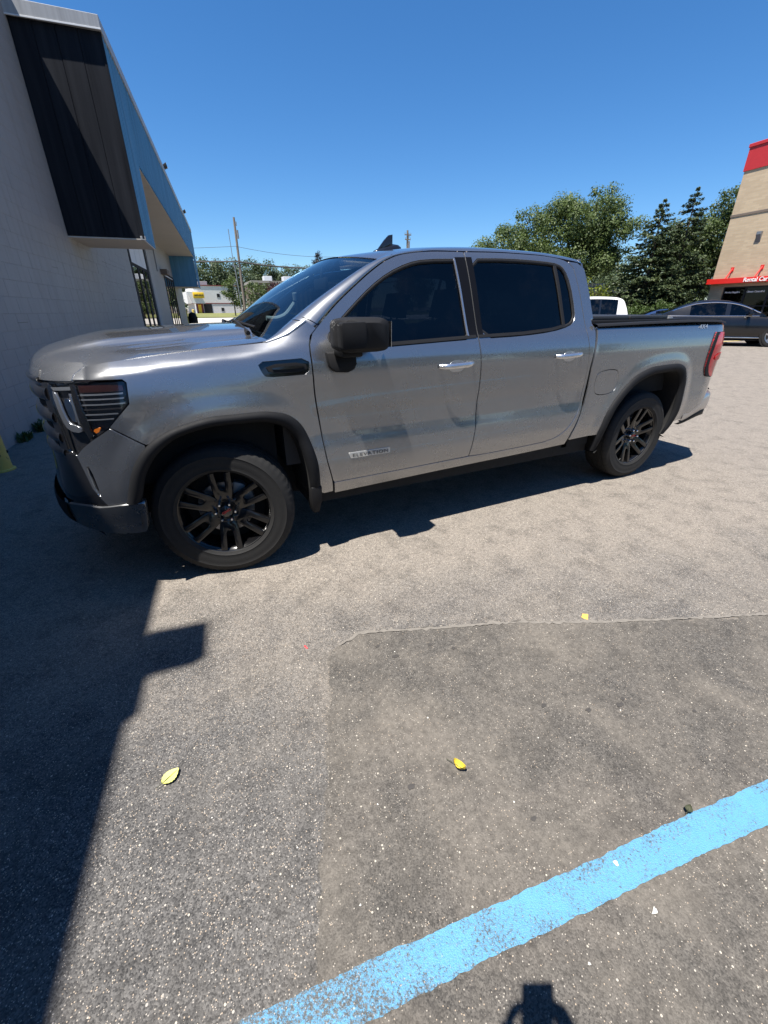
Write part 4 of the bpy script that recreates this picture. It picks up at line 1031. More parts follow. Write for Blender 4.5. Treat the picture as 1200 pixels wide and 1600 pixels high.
# ---- wheels
def wheel_parts():
    w = {}
    rim = MB(); rim.lathe([(.262,-.112),(.272,-.122),(.276,-.118),(.270,-.106),(.258,-.098),(.250,-.080),(.240,-.05),(.232,.0),(.240,.08),(.262,.112)], 72)
    rim.lathe([(0,-.062),(.050,-.064),(.078,-.072),(.092,-.070),(.094,-.03)], 36)
    me = rim.build('tmp', MATS['wheel_black'], None, True); w['rim'] = me.data; bpy.data.objects.remove(me)
    t = MB(); prof = [(.262,-.100),(.268,-.122),(.281,-.129),(.285,-.1335),(.289,-.132),(.310,-.1365),(.338,-.138),(.358,-.1355),(.362,-.1375),(.366,-.134),(.386,-.128),(.398,-.121),(.407,-.112),(.4125,-.100),(.4135,-.092),(.4055,-.090),(.4055,-.082),(.4145,-.080),(.4155,-.05),(.4155,-.040),(.407,-.038),(.407,-.028),(.4155,-.026),(.4158,0)]
    prof = prof+[(r, -h) for r, h in prof[::-1][1:]]; n = 180
    V = []
    for (r, h) in prof:
        for k in range(n):
            rr = r
            if r > .395 and abs(h) > .078 and k % 3 == 0: rr = r-.0045
            elif r > .41 and abs(h) <= .078 and (k+ (1 if h > 0 else 0)) % 5 == 0: rr = r-.004
            if .30 < r < .35: rr = r+.0006*math.sin(k*2.1)
            a = 2*math.pi*k/n; V.append((rr*math.cos(a), h, rr*math.sin(a)))
    Fc = [(i*n+k, (i+1)*n+k, (i+1)*n+(k+1) % n, i*n+(k+1) % n) for i in range(len(prof)-1) for k in range(n)]
    t.add(V, Fc); o = t.build('tmp', MATS['rubber'], None, True); w['tyre'] = o.data; bpy.data.objects.remove(o)
    # one U-shaped spoke
    U = [(.060,-.030),(.086,-.050),(.116,-.056),(.258,-.066),(.258,-.027),(.150,-.020),(.136,-.012),(.131,0),(.136,.012),(.150,.020),(.258,.027),(.258,.066),(.116,.056),(.086,.050),(.060,.030)]
    s = MB(); s.prism([(r, -.070-.045*sstep(.07, .25, r), q) for r, q in U], (0, .032, 0))
    o = s.build('tmp', MATS['wheel_black'], None, True, .0045, 2); w['spoke'] = o.data; bpy.data.objects.remove(o)
    s = MB(); s.lathe([(0,-.112),(.006,-.112),(.0095,-.106),(.0105,-.07)], 6); o = s.build('tmp', MATS['chrome'], None); w['nut'] = o.data; bpy.data.objects.remove(o)
    s = MB(); s.lathe([(0,-.098),(.030,-.097),(.037,-.092),(.039,-.06)], 32); o = s.build('tmp', MATS['gloss_black'], None, True); w['cap'] = o.data; bpy.data.objects.remove(o)
    s = MB(); s.lathe([(.08,-.020),(.165,-.020),(.168,-.012),(.168,.012),(.08,.012)], 48); o = s.build('tmp', MATS['brake_steel'], None, True); w['disc'] = o.data; bpy.data.objects.remove(o)
    s = MB(); s.lathe([(0,.03),(.24,.03),(.24,.05)], 32); o = s.build('tmp', MATS['underbody'], None); w['back'] = o.data; bpy.data.objects.remove(o)
    s = MB(); s.prism([(r*math.cos(a), -.036, r*math.sin(a)) for r, a in [(.11,.2),(.18,.15),(.19,.5),(.19,.9),(.18,1.2),(.11,1.1)]], (0,.06,0)); o = s.build('tmp', MATS['steel_grey'], None, True, .006); w['caliper'] = o.data; bpy.data.objects.remove(o)
    w['text'] = text_mesh('cap_lettering', 'GMC', .021, MATS['red_letter'], .001, 0, 1.0, 1.25, .0006)
    return w
WP = wheel_parts()
def put_wheel(x, y, z, side, steer=0.0, roll=0.0):
    root = link('wheel', WP['rim'], truck); root.location = (x, y, z)
    root.rotation_euler = (0, 0, steer+(math.pi if side > 0 else 0))
    link('tyre', WP['tyre'], root)
    for k in range(6):
        a = math.pi/2+k*math.pi/3+roll; link('spoke', WP['spoke'], root, None, (0, a, 0))
        b = a+math.pi/6; link('lug_nut', WP['nut'], root, (.057*math.cos(b), 0, -.057*math.sin(b)))
    link('centre_cap', WP['cap'], root); link('brake_disc', WP['disc'], root); link('brake_caliper', WP['caliper'], root); link('wheel_hub', WP['back'], root)
    t = link('cap_lettering', WP['text'], root); t.rotation_euler = (math.pi/2, -.5 if x < 1 else .0, 0); t.location = (-.024*math.cos(.5)+.003, -.0985, -.024*math.sin(.5)-.006) if x < 1 else (-.025, -.0985, -.007)
TY = .847
put_wheel(0, -TY, .4135, -1, -.21); put_wheel(3.745, -TY, .4135, -1, 0, .17)
put_wheel(0, TY, .4135, 1, -.21, .3); put_wheel(3.745, TY, .4135, 1, 0, .5)
# ---- wheel wells, chassis, mud flaps
def well(cx, inner, r=.50, x0=None):
    V = []; Fc = []; n = len(inner)
    for y in (-1.0, -.55):
        V += [(x, y if y < -.9 else y, z) for x, z in inner]
    Fc = [(i, i+1, n+i+1, n+i) for i in range(n-1)]
    b = len(V); V += [(x, -.55, z) for x, z in inner]; Fc.append(tuple(b+i for i in range(n)))
    both('wheel_well', V, Fc, MATS['underbody'], truck)
well(0, [(x*1.0, z) for x, z in [(-.47,.42)]+fFi+[(.55,.30)]]); well(3.745, [(3.16,.34)]+fRi+[(4.16,.36)])
mb = MB(); mb.box(.52, 3.15, -.90, .90, .34, .50); mb.box(-.75, 4.6, -.46, .46, .30, .62); mb.box(-.62, -.46, -.80, .80, .34, .80); mb.box(4.20, 4.80, -.85, .85, .50, .80); mb.box(.55, 2.86, -.93, -.90, .40, .60); mb.box(.55, 2.86, .90, .93, .40, .60); mb.box(2.80, 3.12, -.93, .93, .42, .80)
mb.build('chassis', MATS['underbody'], truck)
mb = MB(); mb.bar((3.745,-.7,.41), (3.745,.7,.41), .05, 12); mb.bar((0,-.7,.41), (0,.7,.41), .045, 12); mb.build('axle', MATS['underbody'], truck)
mb = MB(); mb.tube([(4.02,-.70,.62),(4.05,-.70,.80),(4.02,-.70,.97)], .035, 10); mb.tube([(4.10,-.62,.55),(4.12,-.64,.75),(4.08,-.66,.95)], .022, 8); both_mb(mb, 'shock_absorber', MATS['steel_grey'], truck, True)
mb = MB(); mb.prism([(.505,-1.02,.50),(.578,-1.015,.50),(.575,-1.01,.40),(.555,-1.0,.315),(.512,-1.0,.312),(.503,-1.01,.40)], (0,.10,0)); both_mb(mb, 'mud_flap', MATS['black_plastic'], truck, True, .01)
mb = MB(); mb.tube([(2.9,-.55,.40),(3.1,-.60,.42),(3.2,-.60,.5)], .04, 10); mb.build('exhaust_pipe', MATS['steel_grey'], truck, True)
# ---- cabin
mb = MB(); mb.box(.58, 2.86, -.86, .86, .55, .62); mb.box(.40, .58, -.86, .86, .62, 1.24); mb.build('cabin_floor', MATS['interior_dark'], truck)
mb = MB(); mb.prism([(.36,-.86,1.30),(.98,-.86,1.30),(1.02,-.86,1.18),(.95,-.86,.98),(.60,-.86,.90),(.42,-.86,1.05)], (0,1.72,0)); mb.build('dashboard', MATS['interior_dark'], truck, True, .03)
mb = MB(); c = np.array([1.17,-.42,1.20]); pts = [c+.185*(math.cos(a)*np.array([0,1,0])+math.sin(a)*np.array([.45,0,.89])) for a in np.linspace(0, 2*math.pi, 33)]; mb.tube(pts, .016, 8); mb.bar(c-np.array([.12,0,-.02]), c, .04, 10); mb.bar(c+np.array([0,-.17,0]), c+np.array([0,.17,0]), .018, 8); mb.build('steering_wheel', MATS['interior_dark'], truck, True)
def seat(x, y, w=.52):
    mb = MB(); mb.prism([(x-.28,y-w/2,.88),(x+.26,y-w/2,.84),(x+.26,y-w/2,.68),(x-.30,y-w/2,.72)], (0,w,0)); mb.prism([(x+.20,y-w/2,.82),(x+.34,y-w/2,.80),(x+.52,y-w/2,1.42),(x+.42,y-w/2,1.46)], (0,w,0))
    s = mb.build('seat', MATS['seat_leather'], truck, True, .05, 3)
    hb = MB(); hb.prism([(x+.43,y-.13,1.47),(x+.55,y-.13,1.45),(x+.58,y-.13,1.64),(x+.48,y-.13,1.66)], (0,.26,0)); hb.bar((x+.48,y-.06,1.40),(x+.50,y-.06,1.50),.008); hb.bar((x+.48,y+.06,1.40),(x+.50,y+.06,1.50),.008); hb.build('headrest', MATS['seat_leather'], s, True, .035, 3)
seat(1.35, -.42); seat(1.35, .42); seat(2.28, -.46, .62); seat(2.28, .46, .62)
# pale grab handle on the far windscreen pillar, rear-view mirror
mb = MB(); pts = [(.71,.70,1.46),(.78,.70,1.455),(.86,.69,1.475),(.94,.68,1.545),(.975,.67,1.60),(.97,.66,1.66)]
mb.tube(spl(pts, 4), .020, 8); mb.V = [(v[0], .69+(v[1]-.69)*1.2, v[2]) for v in mb.V]; mb.build('grab_handle', MATS['handle_grey'], truck, True)
mb = MB(); mb.box(.985, 1.01, -.13, .13, 1.66, 1.735); mb.bar((1.0,0,1.72),(1.02,0,1.83),.012); mb.build('rear_view_mirror', MATS['interior_dark'], truck, True, .012)
mb = MB(); mb.box(1.30, 2.85, -.64, .64, 1.80, 1.815); mb.build('headliner', MATS['interior_dark'], truck)
# ---------------------------------------------------------------- painted block building on the left
A_ = math.radians(7.6); BX, BY = -2.049, 3.623
# local frame of a building: x = out of the wall, y = along the wall away from the viewer, z = up
bl_root = empty('block_building', (BX, BY, 0), -A_)
tag(bl_root, 'white painted block building with a blue metal canopy along its front', 'building')
WALL_H = 6.60; CH_, CL_ = .2133, .406
S0, S1 = -14.0, 30.0
DOORS = [(11.2, 15.05, 0.0, 3.95), (20.2, 25.0, 0.0, 3.35)]
def in_door(s, z): return any(a-.02 < s < b+.02 and c-.02 < z < d+.02 for a, b, c, d in DOORS)
mb = MB()
for a, b in ((S0, DOORS[0][0]), (DOORS[0][1], DOORS[1][0]), (DOORS[1][1], S1)): mb.box(-9.0, -.0035, a, b, -.5, 6.35)
for a, b, c, d in DOORS: mb.box(-9.0, -.0035, a, b, d, 6.35); mb.box(-9.0, -3.0, a, b, -.5, d)
core = mb.build('wall', MATS['mortar'], bl_root)
def block_mesh(L, H, D=.03, bev=.006):
    mb = MB(); mb.box(-D, 0, -L/2, L/2, -H/2, H/2); o = mb.build('block', MATS['block_paint'], None, False, bev, 1); me = o.data; bpy.data.objects.remove(o); return me
BM = [block_mesh(CL_-.003, CH_-.003, .03, .003)]
cands = []
for r in range(-1, 31):
    z = CH_*(r+.5)+.005
    off = 0 if r % 2 else CL_/2
    k = 0
    for s in np.arange(S0+off, S1, CL_):
        if z > WALL_H-.02 or in_door(s, z): continue
        cands.append((s, z))
# those that show largest become single blocks, the rest one surface of blocks
def appear(c):
    s, z = c; x = BX+math.sin(A_)*s; y = BY+math.cos(A_)*s
    v = np.array([x, y, z])-CAM; d = np.linalg.norm(v); f_ = v@fwd
    if f_ < .3: return 0
    u, w_ = 600+F_PX*(v@rgt)/f_, 800+F_PX*(v@dwn)/f_
    if u < -20 or w_ < -20 or w_ > 760 or u > 260: return 0
    if s > 4.7 and z > 2.9 and s < 8: return 0
    nrm = np.array([math.cos(A_), -math.sin(A_), 0]); return abs(v@nrm)/d/(d*d)
cands.sort(key=appear, reverse=True)
rgw = random.Random(5)
for s, z in cands[:300]:
    o = link('block', BM[0], core, (rgw.uniform(-.0007, .0007), s, z)); o.rotation_euler = (0, rgw.uniform(-.002, .002), rgw.uniform(-.002, .002))
mb = MB()
for s, z in cands[300:]:
    d = rgw.uniform(-.0007, .0007); mb.box(-.03, d, s-CL_/2+.002, s+CL_/2-.002, z-CH_/2+.002, z+CH_/2-.002)
far = mb.build('block_courses', MATS['block_paint'], core); far['kind'] = 'stuff'
# open joints where the mortar has cracked
mb = MB(); rgc = random.Random(3)
for z in (1.385, 1.812, 2.238, 2.665):
    s = 7.2
    while s < 11.0:
        L = rgc.uniform(.05, .3); mb.box(-.02, .0015, s, s+L, z-.006*rgc.uniform(.5, 1), z+.005*rgc.uniform(.3, 1)); s += L+rgc.uniform(.03, .25)
for s, z, L in ((1.0, 1.385, .35), (1.6, .958, .5), (.2, 1.812, .3), (2.5, .745, .4), (.4,.320,.5), (3.2,2.238,.3)):
    mb.box(-.02, .001, s, s+L, z-.003, z+.002)
mb.build('cracked_joint', MATS['mortar_crack'], core)
mb = MB(); mb.box(-.30, .02, S0, 4.6, WALL_H-.05, WALL_H+.03); mb.box(-.30, -.04, 4.6, S1, WALL_H-.05, WALL_H+.03); mb.build('parapet_cap', MATS['coping_metal'], bl_root, False, .008)
# canopy: ribbed blue fascia, deep drops at both ends, dark end wall of four panels, pale soffit
CO = 1.36; CS, CE = 4.73, 27.2; CT, CB, SOF = 6.02, 2.89, 4.52; NEAR, FAR_ = 6.35, 25.0
can = link('canopy', mesh_of('canopy', [(-.03, CS+.03, SOF+.06), (CO-.03, CS+.03, SOF+.06), (CO-.03, CE, SOF+.06), (-.03, CE, SOF+.06), (-.03, CS+.03, CT-.02), (CO-.03, CS+.03, CT-.02), (CO-.03, CE, CT-.02), (-.03, CE, CT-.02)],
   [(0,3,2,1),(4,5,6,7),(0,1,5,4),(1,2,6,5),(2,3,7,6)], MATS['metal_dark']), bl_root)
def ribbed_strip(mb, s0, s1, z0, z1, pitch=.20, x=CO, top_cut=None):
    """trapezoid ribs running up and down"""
    P = []; s = s0
    while s < s1-1e-6:
        for ds, dx in ((0, 0), (.62, 0), (.70, .028), (.92, .028)): P.append((min(s+ds*pitch, s1), dx))
        s += pitch
    P.append((s1, 0)); n = len(P); V = [(x+dx, q, z0) for q, dx in P]+[(x+dx, q, z1) for q, dx in P]
    mb.add(V, [(i, i+1, n+i+1, n+i) for i in range(n-1)])
for s0, s1, z0 in ((CS, NEAR, CB), (NEAR, FAR_, SOF), (FAR_, CE, CB)):
    n_ = max(1, round((s1-s0)/2.4)); w_ = (s1-s0)/n_
    for k in range(n_):
        mb = MB(); ribbed_strip(mb, s0+k*w_+.004, s0+(k+1)*w_-.004, z0, CT, w_/round(w_/.2)); mb.build('fascia_panel', MATS['metal_blue'], can)
# end wall of the canopy, facing the viewer
pw = CO/4
for k in range(4):
    mb = MB(); x0 = k*pw+.004; mb.box(x0-.002, x0+pw-.008, CS-.012+.002*(k % 2), CS+.02, CB+.01, CT-.005)
    mb.build('end_panel', MATS['metal_dark'], can, False, .003, 1)
mb = MB(); mb.box(-.03, CO, CS+.03, CS+.06, CB+.01, SOF+.06); mb.box(.03, CO-.02, NEAR-.05, NEAR-.02, CB+.01, SOF+.05); mb.build('drop_lining', MATS['metal_dark'], can)
mb = MB(); mb.box(-.03, CO+.01, CS-.01, NEAR, CB-.02, CB+.004); mb.build('drop_soffit', MATS['soffit'], can)
mb = MB(); mb.box(CO-.05, CO+.05, CS-.015, CS+.03, CB-.02, CB+.05); mb.build('corner_trim', MATS['coping_metal'], can, False, .004)
mb = MB(); mb.box(CO-.012, CO+.032, CS-.016, CS+.012, CB, CT); mb.build('corner_trim', MATS['metal_dark'], can, False, .004)
for k in range(9):
    a = NEAR+k*(FAR_-NEAR)/9; mb = MB(); mb.box(-.03, CO-.01, a+.004, a+(FAR_-NEAR)/9-.004, SOF-.012, SOF+.02); mb.build('soffit_panel', MATS['soffit'], can, False, .003, 1)
mb = MB(); mb.box(-.03, CO-.02, FAR_-.04, FAR_, CB, SOF); mb.build('far_drop', MATS['metal_blue'], can)
mb = MB(); mb.box(-.03, CO, FAR_, CE, CB-.01, CB+.01); mb.build('drop_soffit', MATS['soffit'], can)
mb = MB(); mb.prism([(-.05, CS-.09, CT), (CO+.05, CS-.09, CT-.02), (CO+.05, CS-.09, CT+.17), (-.05, CS-.09, CT+.20)], (0, CE-CS, 0)); mb.build('coping', MATS['coping_metal'], can, False, .006)
mb = MB(); mb.box(-.05, CO+.055, CS-.098, CS-.085, CT-.025, CT-.002); mb.build('coping_edge', MATS['panel_white'], can, False, .002, 1)
# shop windows in the wall
for i, (a, b, c, d) in enumerate(DOORS):
    fr = MB(); sw = .30; tz = 2.98 if i == 0 else 3.15
    fr.box(-.10, .012, a, a+sw, c, d); fr.box(-.10, .012, b-sw, b, c, d); fr.box(-.10, .012, a+sw, b-sw, d-.08, d); fr.box(-.10, .012, a+sw, b-sw, tz-.05, tz+.05); fr.box(-.10, .012, a+sw, b-sw, c, c+.12)
    n_ = 3 if i == 0 else 4; ms = [a+sw+(b-a-2*sw)*q/n_ for q in range(1, n_)]
    for q in ms: fr.box(-.10, .012, q-.15, q+.15, c+.12, tz-.05)
    w = fr.build('shop_window', MATS['storefront_frame'], bl_root, False, .004, 1)
    ed = [a+sw]+ms+[b-sw]
    for q in range(len(ed)-1):
        g = MB(); g.box(-.012, -.004, ed[q]+.10, ed[q+1]-.10, c+.12, tz-.05); g.build('pane', MATS['shop_glass'], w)
        g = MB(); g.box(-.06, -.002, ed[q]+.02, ed[q+1]-.02, tz+.05, d-.08); g.build('transom_panel', MATS['panel_white'], w, False, .004, 1)
    g = MB(); g.box(-2.95, -.12, a, b, 0, .02); g.box(-2.98, -2.95, a, b, 0, d); g.build('shop_interior', MATS['interior_dark'], w)
mb = MB(); mb.box(-.04, .06, 15.05, 15.9, 0, 4.0); mb.build('pilaster', MATS['roof_grey'], bl_root, False, .01)
mb = MB(); mb.box(0, .30, 19.2, 20.3, 3.18, 3.40); mb.build('wall_box', MATS['brown_wall'], bl_root, False, .01)
mb = MB(); mb.tube([(.03, 17.9, 3.2), (.03, 17.9, SOF)], .025, 6); mb.build('conduit', MATS['steel_grey'], bl_root, True)
# flood lights
def flood(name, label, loc, parent_rot, sc=1.0, grp=None):
    r = empty(name, loc, parent_rot); tag(r, label, 'flood light', grp)
    b = MB(); b.bar((0, 0, 0), (0, 0, .22*sc), .025*sc, 8); b.box(-.05*sc, .05*sc, -.05*sc, .05*sc, 0, .02*sc); b.build('stem', MATS['steel_grey'], r, True)
    h = MB(); h.prism([(-.07*sc, -.09*sc, .20*sc), (.17*sc, -.13*sc, .30*sc), (.13*sc, -.13*sc, .46*sc), (-.06*sc, -.09*sc, .34*sc)], (0, .22*sc, 0)); hd = h.build('lamp_head', MATS['black_plastic'], r, True, .015*sc)
    g = MB(); g.obox((.155*sc, -.02*sc, .38*sc), (.004*sc, 0, 0.001), (0, .10*sc, 0), (-.018*sc, 0, .07*sc)); g.build('lamp_glass', MATS['lamp_glass'], r)
    return r
def bw(out, s, z): return (BX+math.cos(A_)*out+math.sin(A_)*s, BY-math.sin(A_)*out+math.cos(A_)*s, z)
flood('flood_light', 'nearer small flood light on top of the blue canopy', bw(CO-.05, 14.9, CT+.16), -A_, .9, 'flood lights on the canopy')
flood('flood_light', 'farther small flood light on top of the blue canopy', bw(CO-.05, 23.4, CT+.16), -A_, .9, 'flood lights on the canopy')
fl = empty('wall_light', bw(0, -6.13, 6.40), -A_); tag(fl, 'box shaped flood light bracketed to the top of the block wall', 'flood light')
b = MB(); b.box(.0, .10, -.40, .10, -.15, .12); b.build('bracket', MATS['steel_grey'], fl, False, .01)
b = MB(); b.prism([(.06, -.14, -.16), (.36, -.14, -.10), (.36, -.14, .10), (.06, -.14, .16)], (0, .28, 0)); b.build('lamp_head', MATS['steel_grey'], fl, True, .01)
# bollards and a bin
def bollard(name, label, loc, r, h, grp=None, rz=0):
    o = MB(); o.lathe([(0, 0), (r*1.25, 0), (r*1.25, .012), (r*1.02, .02), (r, .04), (r, h-.05), (r*.92, h-.02), (r*.6, h), (0, h+.01)], 24, 'z'); b_ = o.build(name, MATS['bollard_paint'], None, True)
    b_.location = loc; b_.rotation_euler = (0, 0, rz); tag(b_, label, 'bollard', grp); return b_
bb = bollard('bollard', 'worn yellow steel bollard beside the block wall in the shade', (-1.955, 2.16, 0), .095, 1.05, None, 1.0)
mb = MB(); mb.lathe([(.0, .0), (.016, .0), (.016, .004)], 12); o = mb.build('bolt_hole', MATS['underbody'], bb, True); o.location = (.05, -.083, .19)
for k in range(2):
    bollard('bollard', ['yellow bollard at the far end of the canopy, left one of two', 'yellow bollard at the far end of the canopy, right one of two'][k], (1.95+.55*k, 34.2+.4*k, float(gz(2, 34))), .10, 1.35, 'bollards past the canopy')
mb = MB(); mb.lathe([(0, 0), (.24, 0), (.26, .05), (.26, .95), (.28, 1.0), (.24, 1.02), (.20, 1.20), (0, 1.28)], 20, 'z'); bn = mb.build('litter_bin', MATS['black_plastic'], None, True); bn.location = bw(.85, 22.9, float(gz(1.9, 27))); tag(bn, 'black litter bin standing under the far end of the blue canopy', 'bin')
# weeds along the wall foot
def weed(name, label, loc, n, h, seed):
    rg = random.Random(seed); V = []; Fc = []
    for k in range(n):
        a = rg.uniform(0, 6.28); L = h*rg.uniform(.5, 1.1); w = .012*rg.uniform(.6, 1.3); lean = rg.uniform(.3, .9); b_ = len(V); dx, dy = math.cos(a), math.sin(a); ox, oy = rg.uniform(-.05, .05), rg.uniform(-.12, .12)
        for t in (0, .35, .7, 1):
            q = lean*L*t*t; ww = w*(1-t**2)*(1.6 if 0 < t else .6)+.0006
            V += [(ox+dx*q-dy*ww, oy+dy*q+dx*ww, L*t*(1-.25*t)), (ox+dx*q+dy*ww, oy+dy*q-dx*ww, L*t*(1-.25*t))]
        Fc += [(b_+2*i, b_+2*i+1, b_+2*i+3, b_+2*i+2) for i in range(3)]
    o = mk(name, V, Fc, MATS['leaf_oak'], None, True); o.location = loc; tag(o, label, 'weed', 'weeds along the wall foot'); return o
weed('weed', 'clump of weeds at the wall foot nearest the worn bollard', bw(.06, -.15, 0), 42, .16, 1)
weed('weed', 'clump of weeds at the wall foot behind the first clump, larger', bw(.07, .38, 0), 60, .19, 2)
weed('weed', 'thin weeds at the wall foot beside the truck nose', bw(.06, .95, 0), 20, .10, 3)
# ---------------------------------------------------------------- other vehicles
def car(name, label, loc, heading, paint, st, gh, wheels, wr=.34, chrome=False, cat='car', hw=.92, tail='red_lens'):
    """st: stations (x, z_low, z_shoulder, z_top, half width); gh: roof line (x, z) from front foot to rear foot, belt z, roof half width, roof x range"""
    r = empty(name, (loc[0], loc[1], float(gz(loc[0], loc[1]))), heading); tag(r, label, cat)
    st = np.array(st, float); f = [pchip(st[:, 0], st[:, i]) for i in range(1, 5)]; xs = np.linspace(st[0, 0], st[-1, 0], 60)
    V = []; m_ = 15
    for x in xs:
        zl, zs, zt, w = (float(q(x)) for q in f)
        half = [(0, zl), (w*.80, zl), (w*.95, zl+.10), (w, zl+.25*(zs-zl)+.06), (w*1.0, (zl+zs)*.55), (w*.975, zs-.05), (w*.93, zs), (w*.55, zt-.006), ]
        sec = half + [(0, zt)] + [(-a, b) for a, b in half[:0:-1]]; m_ = len(sec)
        V += [(x, a, b) for a, b in sec]
    Fc = [(i*m_+k, (i+1)*m_+k, (i+1)*m_+(k+1) % m_, i*m_+(k+1) % m_) for i in range(len(xs)-1) for k in range(m_)]
    Fc += [tuple(range(m_)), tuple((len(xs)-1)*m_+k for k in range(m_))]
    mb = MB(); mb.add(V, Fc); body = mb.build('body', MATS[paint], r, True)
    line, zb, wr_, (xa, xb) = gh; L = np.array(line, float); o_ = np.argsort(L[:, 0]); L = L[o_]; fz = pchip(L[:, 0], L[:, 1]); gx = np.linspace(L[0, 0], L[-1, 0], 49)
    def shell(name_, mat, keep, lift=0.0):
        V = []; rows = 7
        for x in gx:
            z = float(fz(x)); zbb = min(zb, z); k = min(1.0, max(0.0, (z-zb)/(L[:, 1].max()-zb))); wb = hw*.955; wt = wb+(wr_-wb)*k
            sec = [(wb, zbb-.03), (wb+(wt-wb)*.45, zbb+(z-zbb)*.45), (wt+.015, zbb+(z-zbb)*.86), (wt-.05, z-.018*k), (wt*.5, z), (0, z+.004)]
            sec = sec+[(-a, b) for a, b in sec[:-1][::-1]]; rows = len(sec)
            V += [(x, a*(1+lift), b+lift*.4) for a, b in sec]
        Fc = [(i*rows+k, (i+1)*rows+k, (i+1)*rows+k+1, i*rows+k+1) for i in range(len(gx)-1) for k in range(rows-1) if keep((gx[i]+gx[i+1])/2, k, rows-1)]
        used = sorted({i for f_ in Fc for i in f_}); ix = {a: b for b, a in enumerate(used)}
        mb = MB(); mb.add([V[i] for i in used], [tuple(ix[i] for i in f_) for f_ in Fc]); return mb.build(name_, mat, r, True)
    shell('glasshouse', MATS['car_glass'], lambda x, k, n: True)
    side = lambda k, n: k < 2 or k > n-3
    shell('roof', MATS[paint], lambda x, k, n: (xa < x < xb and not side(k, n)) or (k in (2, n-3)), .004)
    for t in wheels['pillars']:
        for lo_ in (True, False): shell('pillar', MATS[paint] if t[2] else MATS['gloss_black'], lambda x, k, n: t[0] < x < t[1] and side(k, n) and (k < n/2) == lo_, .005)
    if chrome:
        for sg in (-1, 1):
            pts = []
            for x in np.linspace(L[0, 0]+.33, L[-1, 0]-.28, 26):
                z = float(fz(x)); k = (z-zb)/(L[:, 1].max()-zb); wb = hw*.955; wt = wb+(wr_-wb)*k; pts.append((x, sg*(wt+.022), zb+(z-zb)*.84))
            mb = MB(); mb.tube(pts, .016, 6); mb.tube([(L[0, 0]+.3, sg*hw*.965, zb), (L[-1, 0]-.3, sg*hw*.965, zb)], .012, 6); mb.build('window_trim', MATS['chrome'], r, True)
    for x in wheels['x']:
        for sg in (-1, 1):
            w = MB(); w.lathe([(.0, -.02), (wr*.62, -.03), (wr*.66, -.10)], 28); rim = None
            root = empty('wheel', (x, sg*(hw-.085), wr), 0 if sg < 0 else math.pi, r)
            t = MB(); t.lathe([(wr*.66, -.10), (wr*.80, -.115), (wr*.95, -.105), (wr, -.08), (wr, .08), (wr*.9, .1)], 32); t.build('tyre', MATS['rubber'], root, True)
            q = MB(); q.lathe([(0, -.02), (wr*.64, -.02), (wr*.64, .05)], 24); q.build('hub', MATS['underbody'], root)
            s = MB()
            for k in range(5):
                a = k*2*math.pi/5+.3; d = np.array([math.cos(a), 0, math.sin(a)]); p = np.array([-math.sin(a), 0, math.cos(a)])
                s.prism([d*.05*1-p*.03+np.array([0, -.085, 0]), d*wr*.66-p*.055+np.array([0, -.10, 0]), d*wr*.66+p*.055+np.array([0, -.10, 0]), d*.05+p*.03+np.array([0, -.085, 0])], (0, .03, 0))
            s.lathe([(wr*.62, -.095), (wr*.68, -.108), (wr*.70, -.09)], 28); s.build('rim', MATS['satin_silver'], root, True)
            ar = MB(); ar.lathe([(0, 0), (wr*1.16, 0), (wr*1.16, .02)], 28); o = ar.build('wheel_arch', MATS['underbody'], r); o.location = (x, sg*(hw+.003 if sg > 0 else hw-.0)*1.0-(.004 if sg < 0 else -.0), wr+.02); o.rotation_euler = (0, 0, 0 if sg < 0 else math.pi)
    x0, x1 = st[0, 0], st[-1, 0]
    for sg in (-1, 1):
        y = sg*hw*.70; zf = float(f[1](x1-.15))
        mb = MB(); mb.prism([(x1-.10, y-.16, zf-.10), (x1-.10, y+.16, zf-.10), (x1-.30, y+.20*sg+.10, zf-.02), (x1-.30, y-.16+.2*sg, zf-.02)], (0.06, 0, -.08)); mb.build('headlight', MATS['lamp_white'], r, True, .01)
        zr_ = float(f[1](x0+.1)); mb = MB(); mb.box(x0-.012, x0+.22, sg*hw*.62-.16, sg*hw*.80+.10*sg*1, zr_-.22, zr_-.05) if sg > 0 else mb.box(x0-.012, x0+.22, -hw*.80-.10, -hw*.62+.16, zr_-.22, zr_-.05); mb.build('tail_lamp', MATS[tail], r, True, .02)
        mb = MB(); xm = wheels['mirror']; mb.obox((xm, sg*(hw+.10), zb+.06), (.05, 0, 0), (0, .10, 0), (0, 0, .06)); mb.bar((xm, sg*(hw-.04), zb+.01), (xm, sg*(hw+.06), zb+.03), .02); mb.build('door_mirror', MATS[paint], r, True, .03)
        for xh in wheels.get('handles', ()):
            mb = MB(); mb.box(xh, xh+.2, sg*hw*1.0-.012, sg*hw*1.0+.012, zb-.16, zb-.13); mb.build('door_handle', MATS['chrome'], r, True, .005)
        mb = MB(); mb.box(x0+1.3, x1-1.3, sg*hw*.985-.012, sg*hw*.985+.012, .27, .30)
        if chrome: mb.build('sill_trim', MATS['chrome'], r, True, .004)
    mb = MB(); mb.box(x0+.3, x1-.3, -hw*.8, hw*.8, .18, .5); mb.build('underbody', MATS['underbody'], r)
    mb = MB(); mb.box(-1.0, .9, -.6, .6, .5, zb-.05); mb.box(-.1, .15, -.55, -.1, .6, zb+.18); mb.box(-.1, .15, .1, .55, .6, zb+.18); mb.build('seats', MATS['interior_dark'], r, True, .05)
    return r
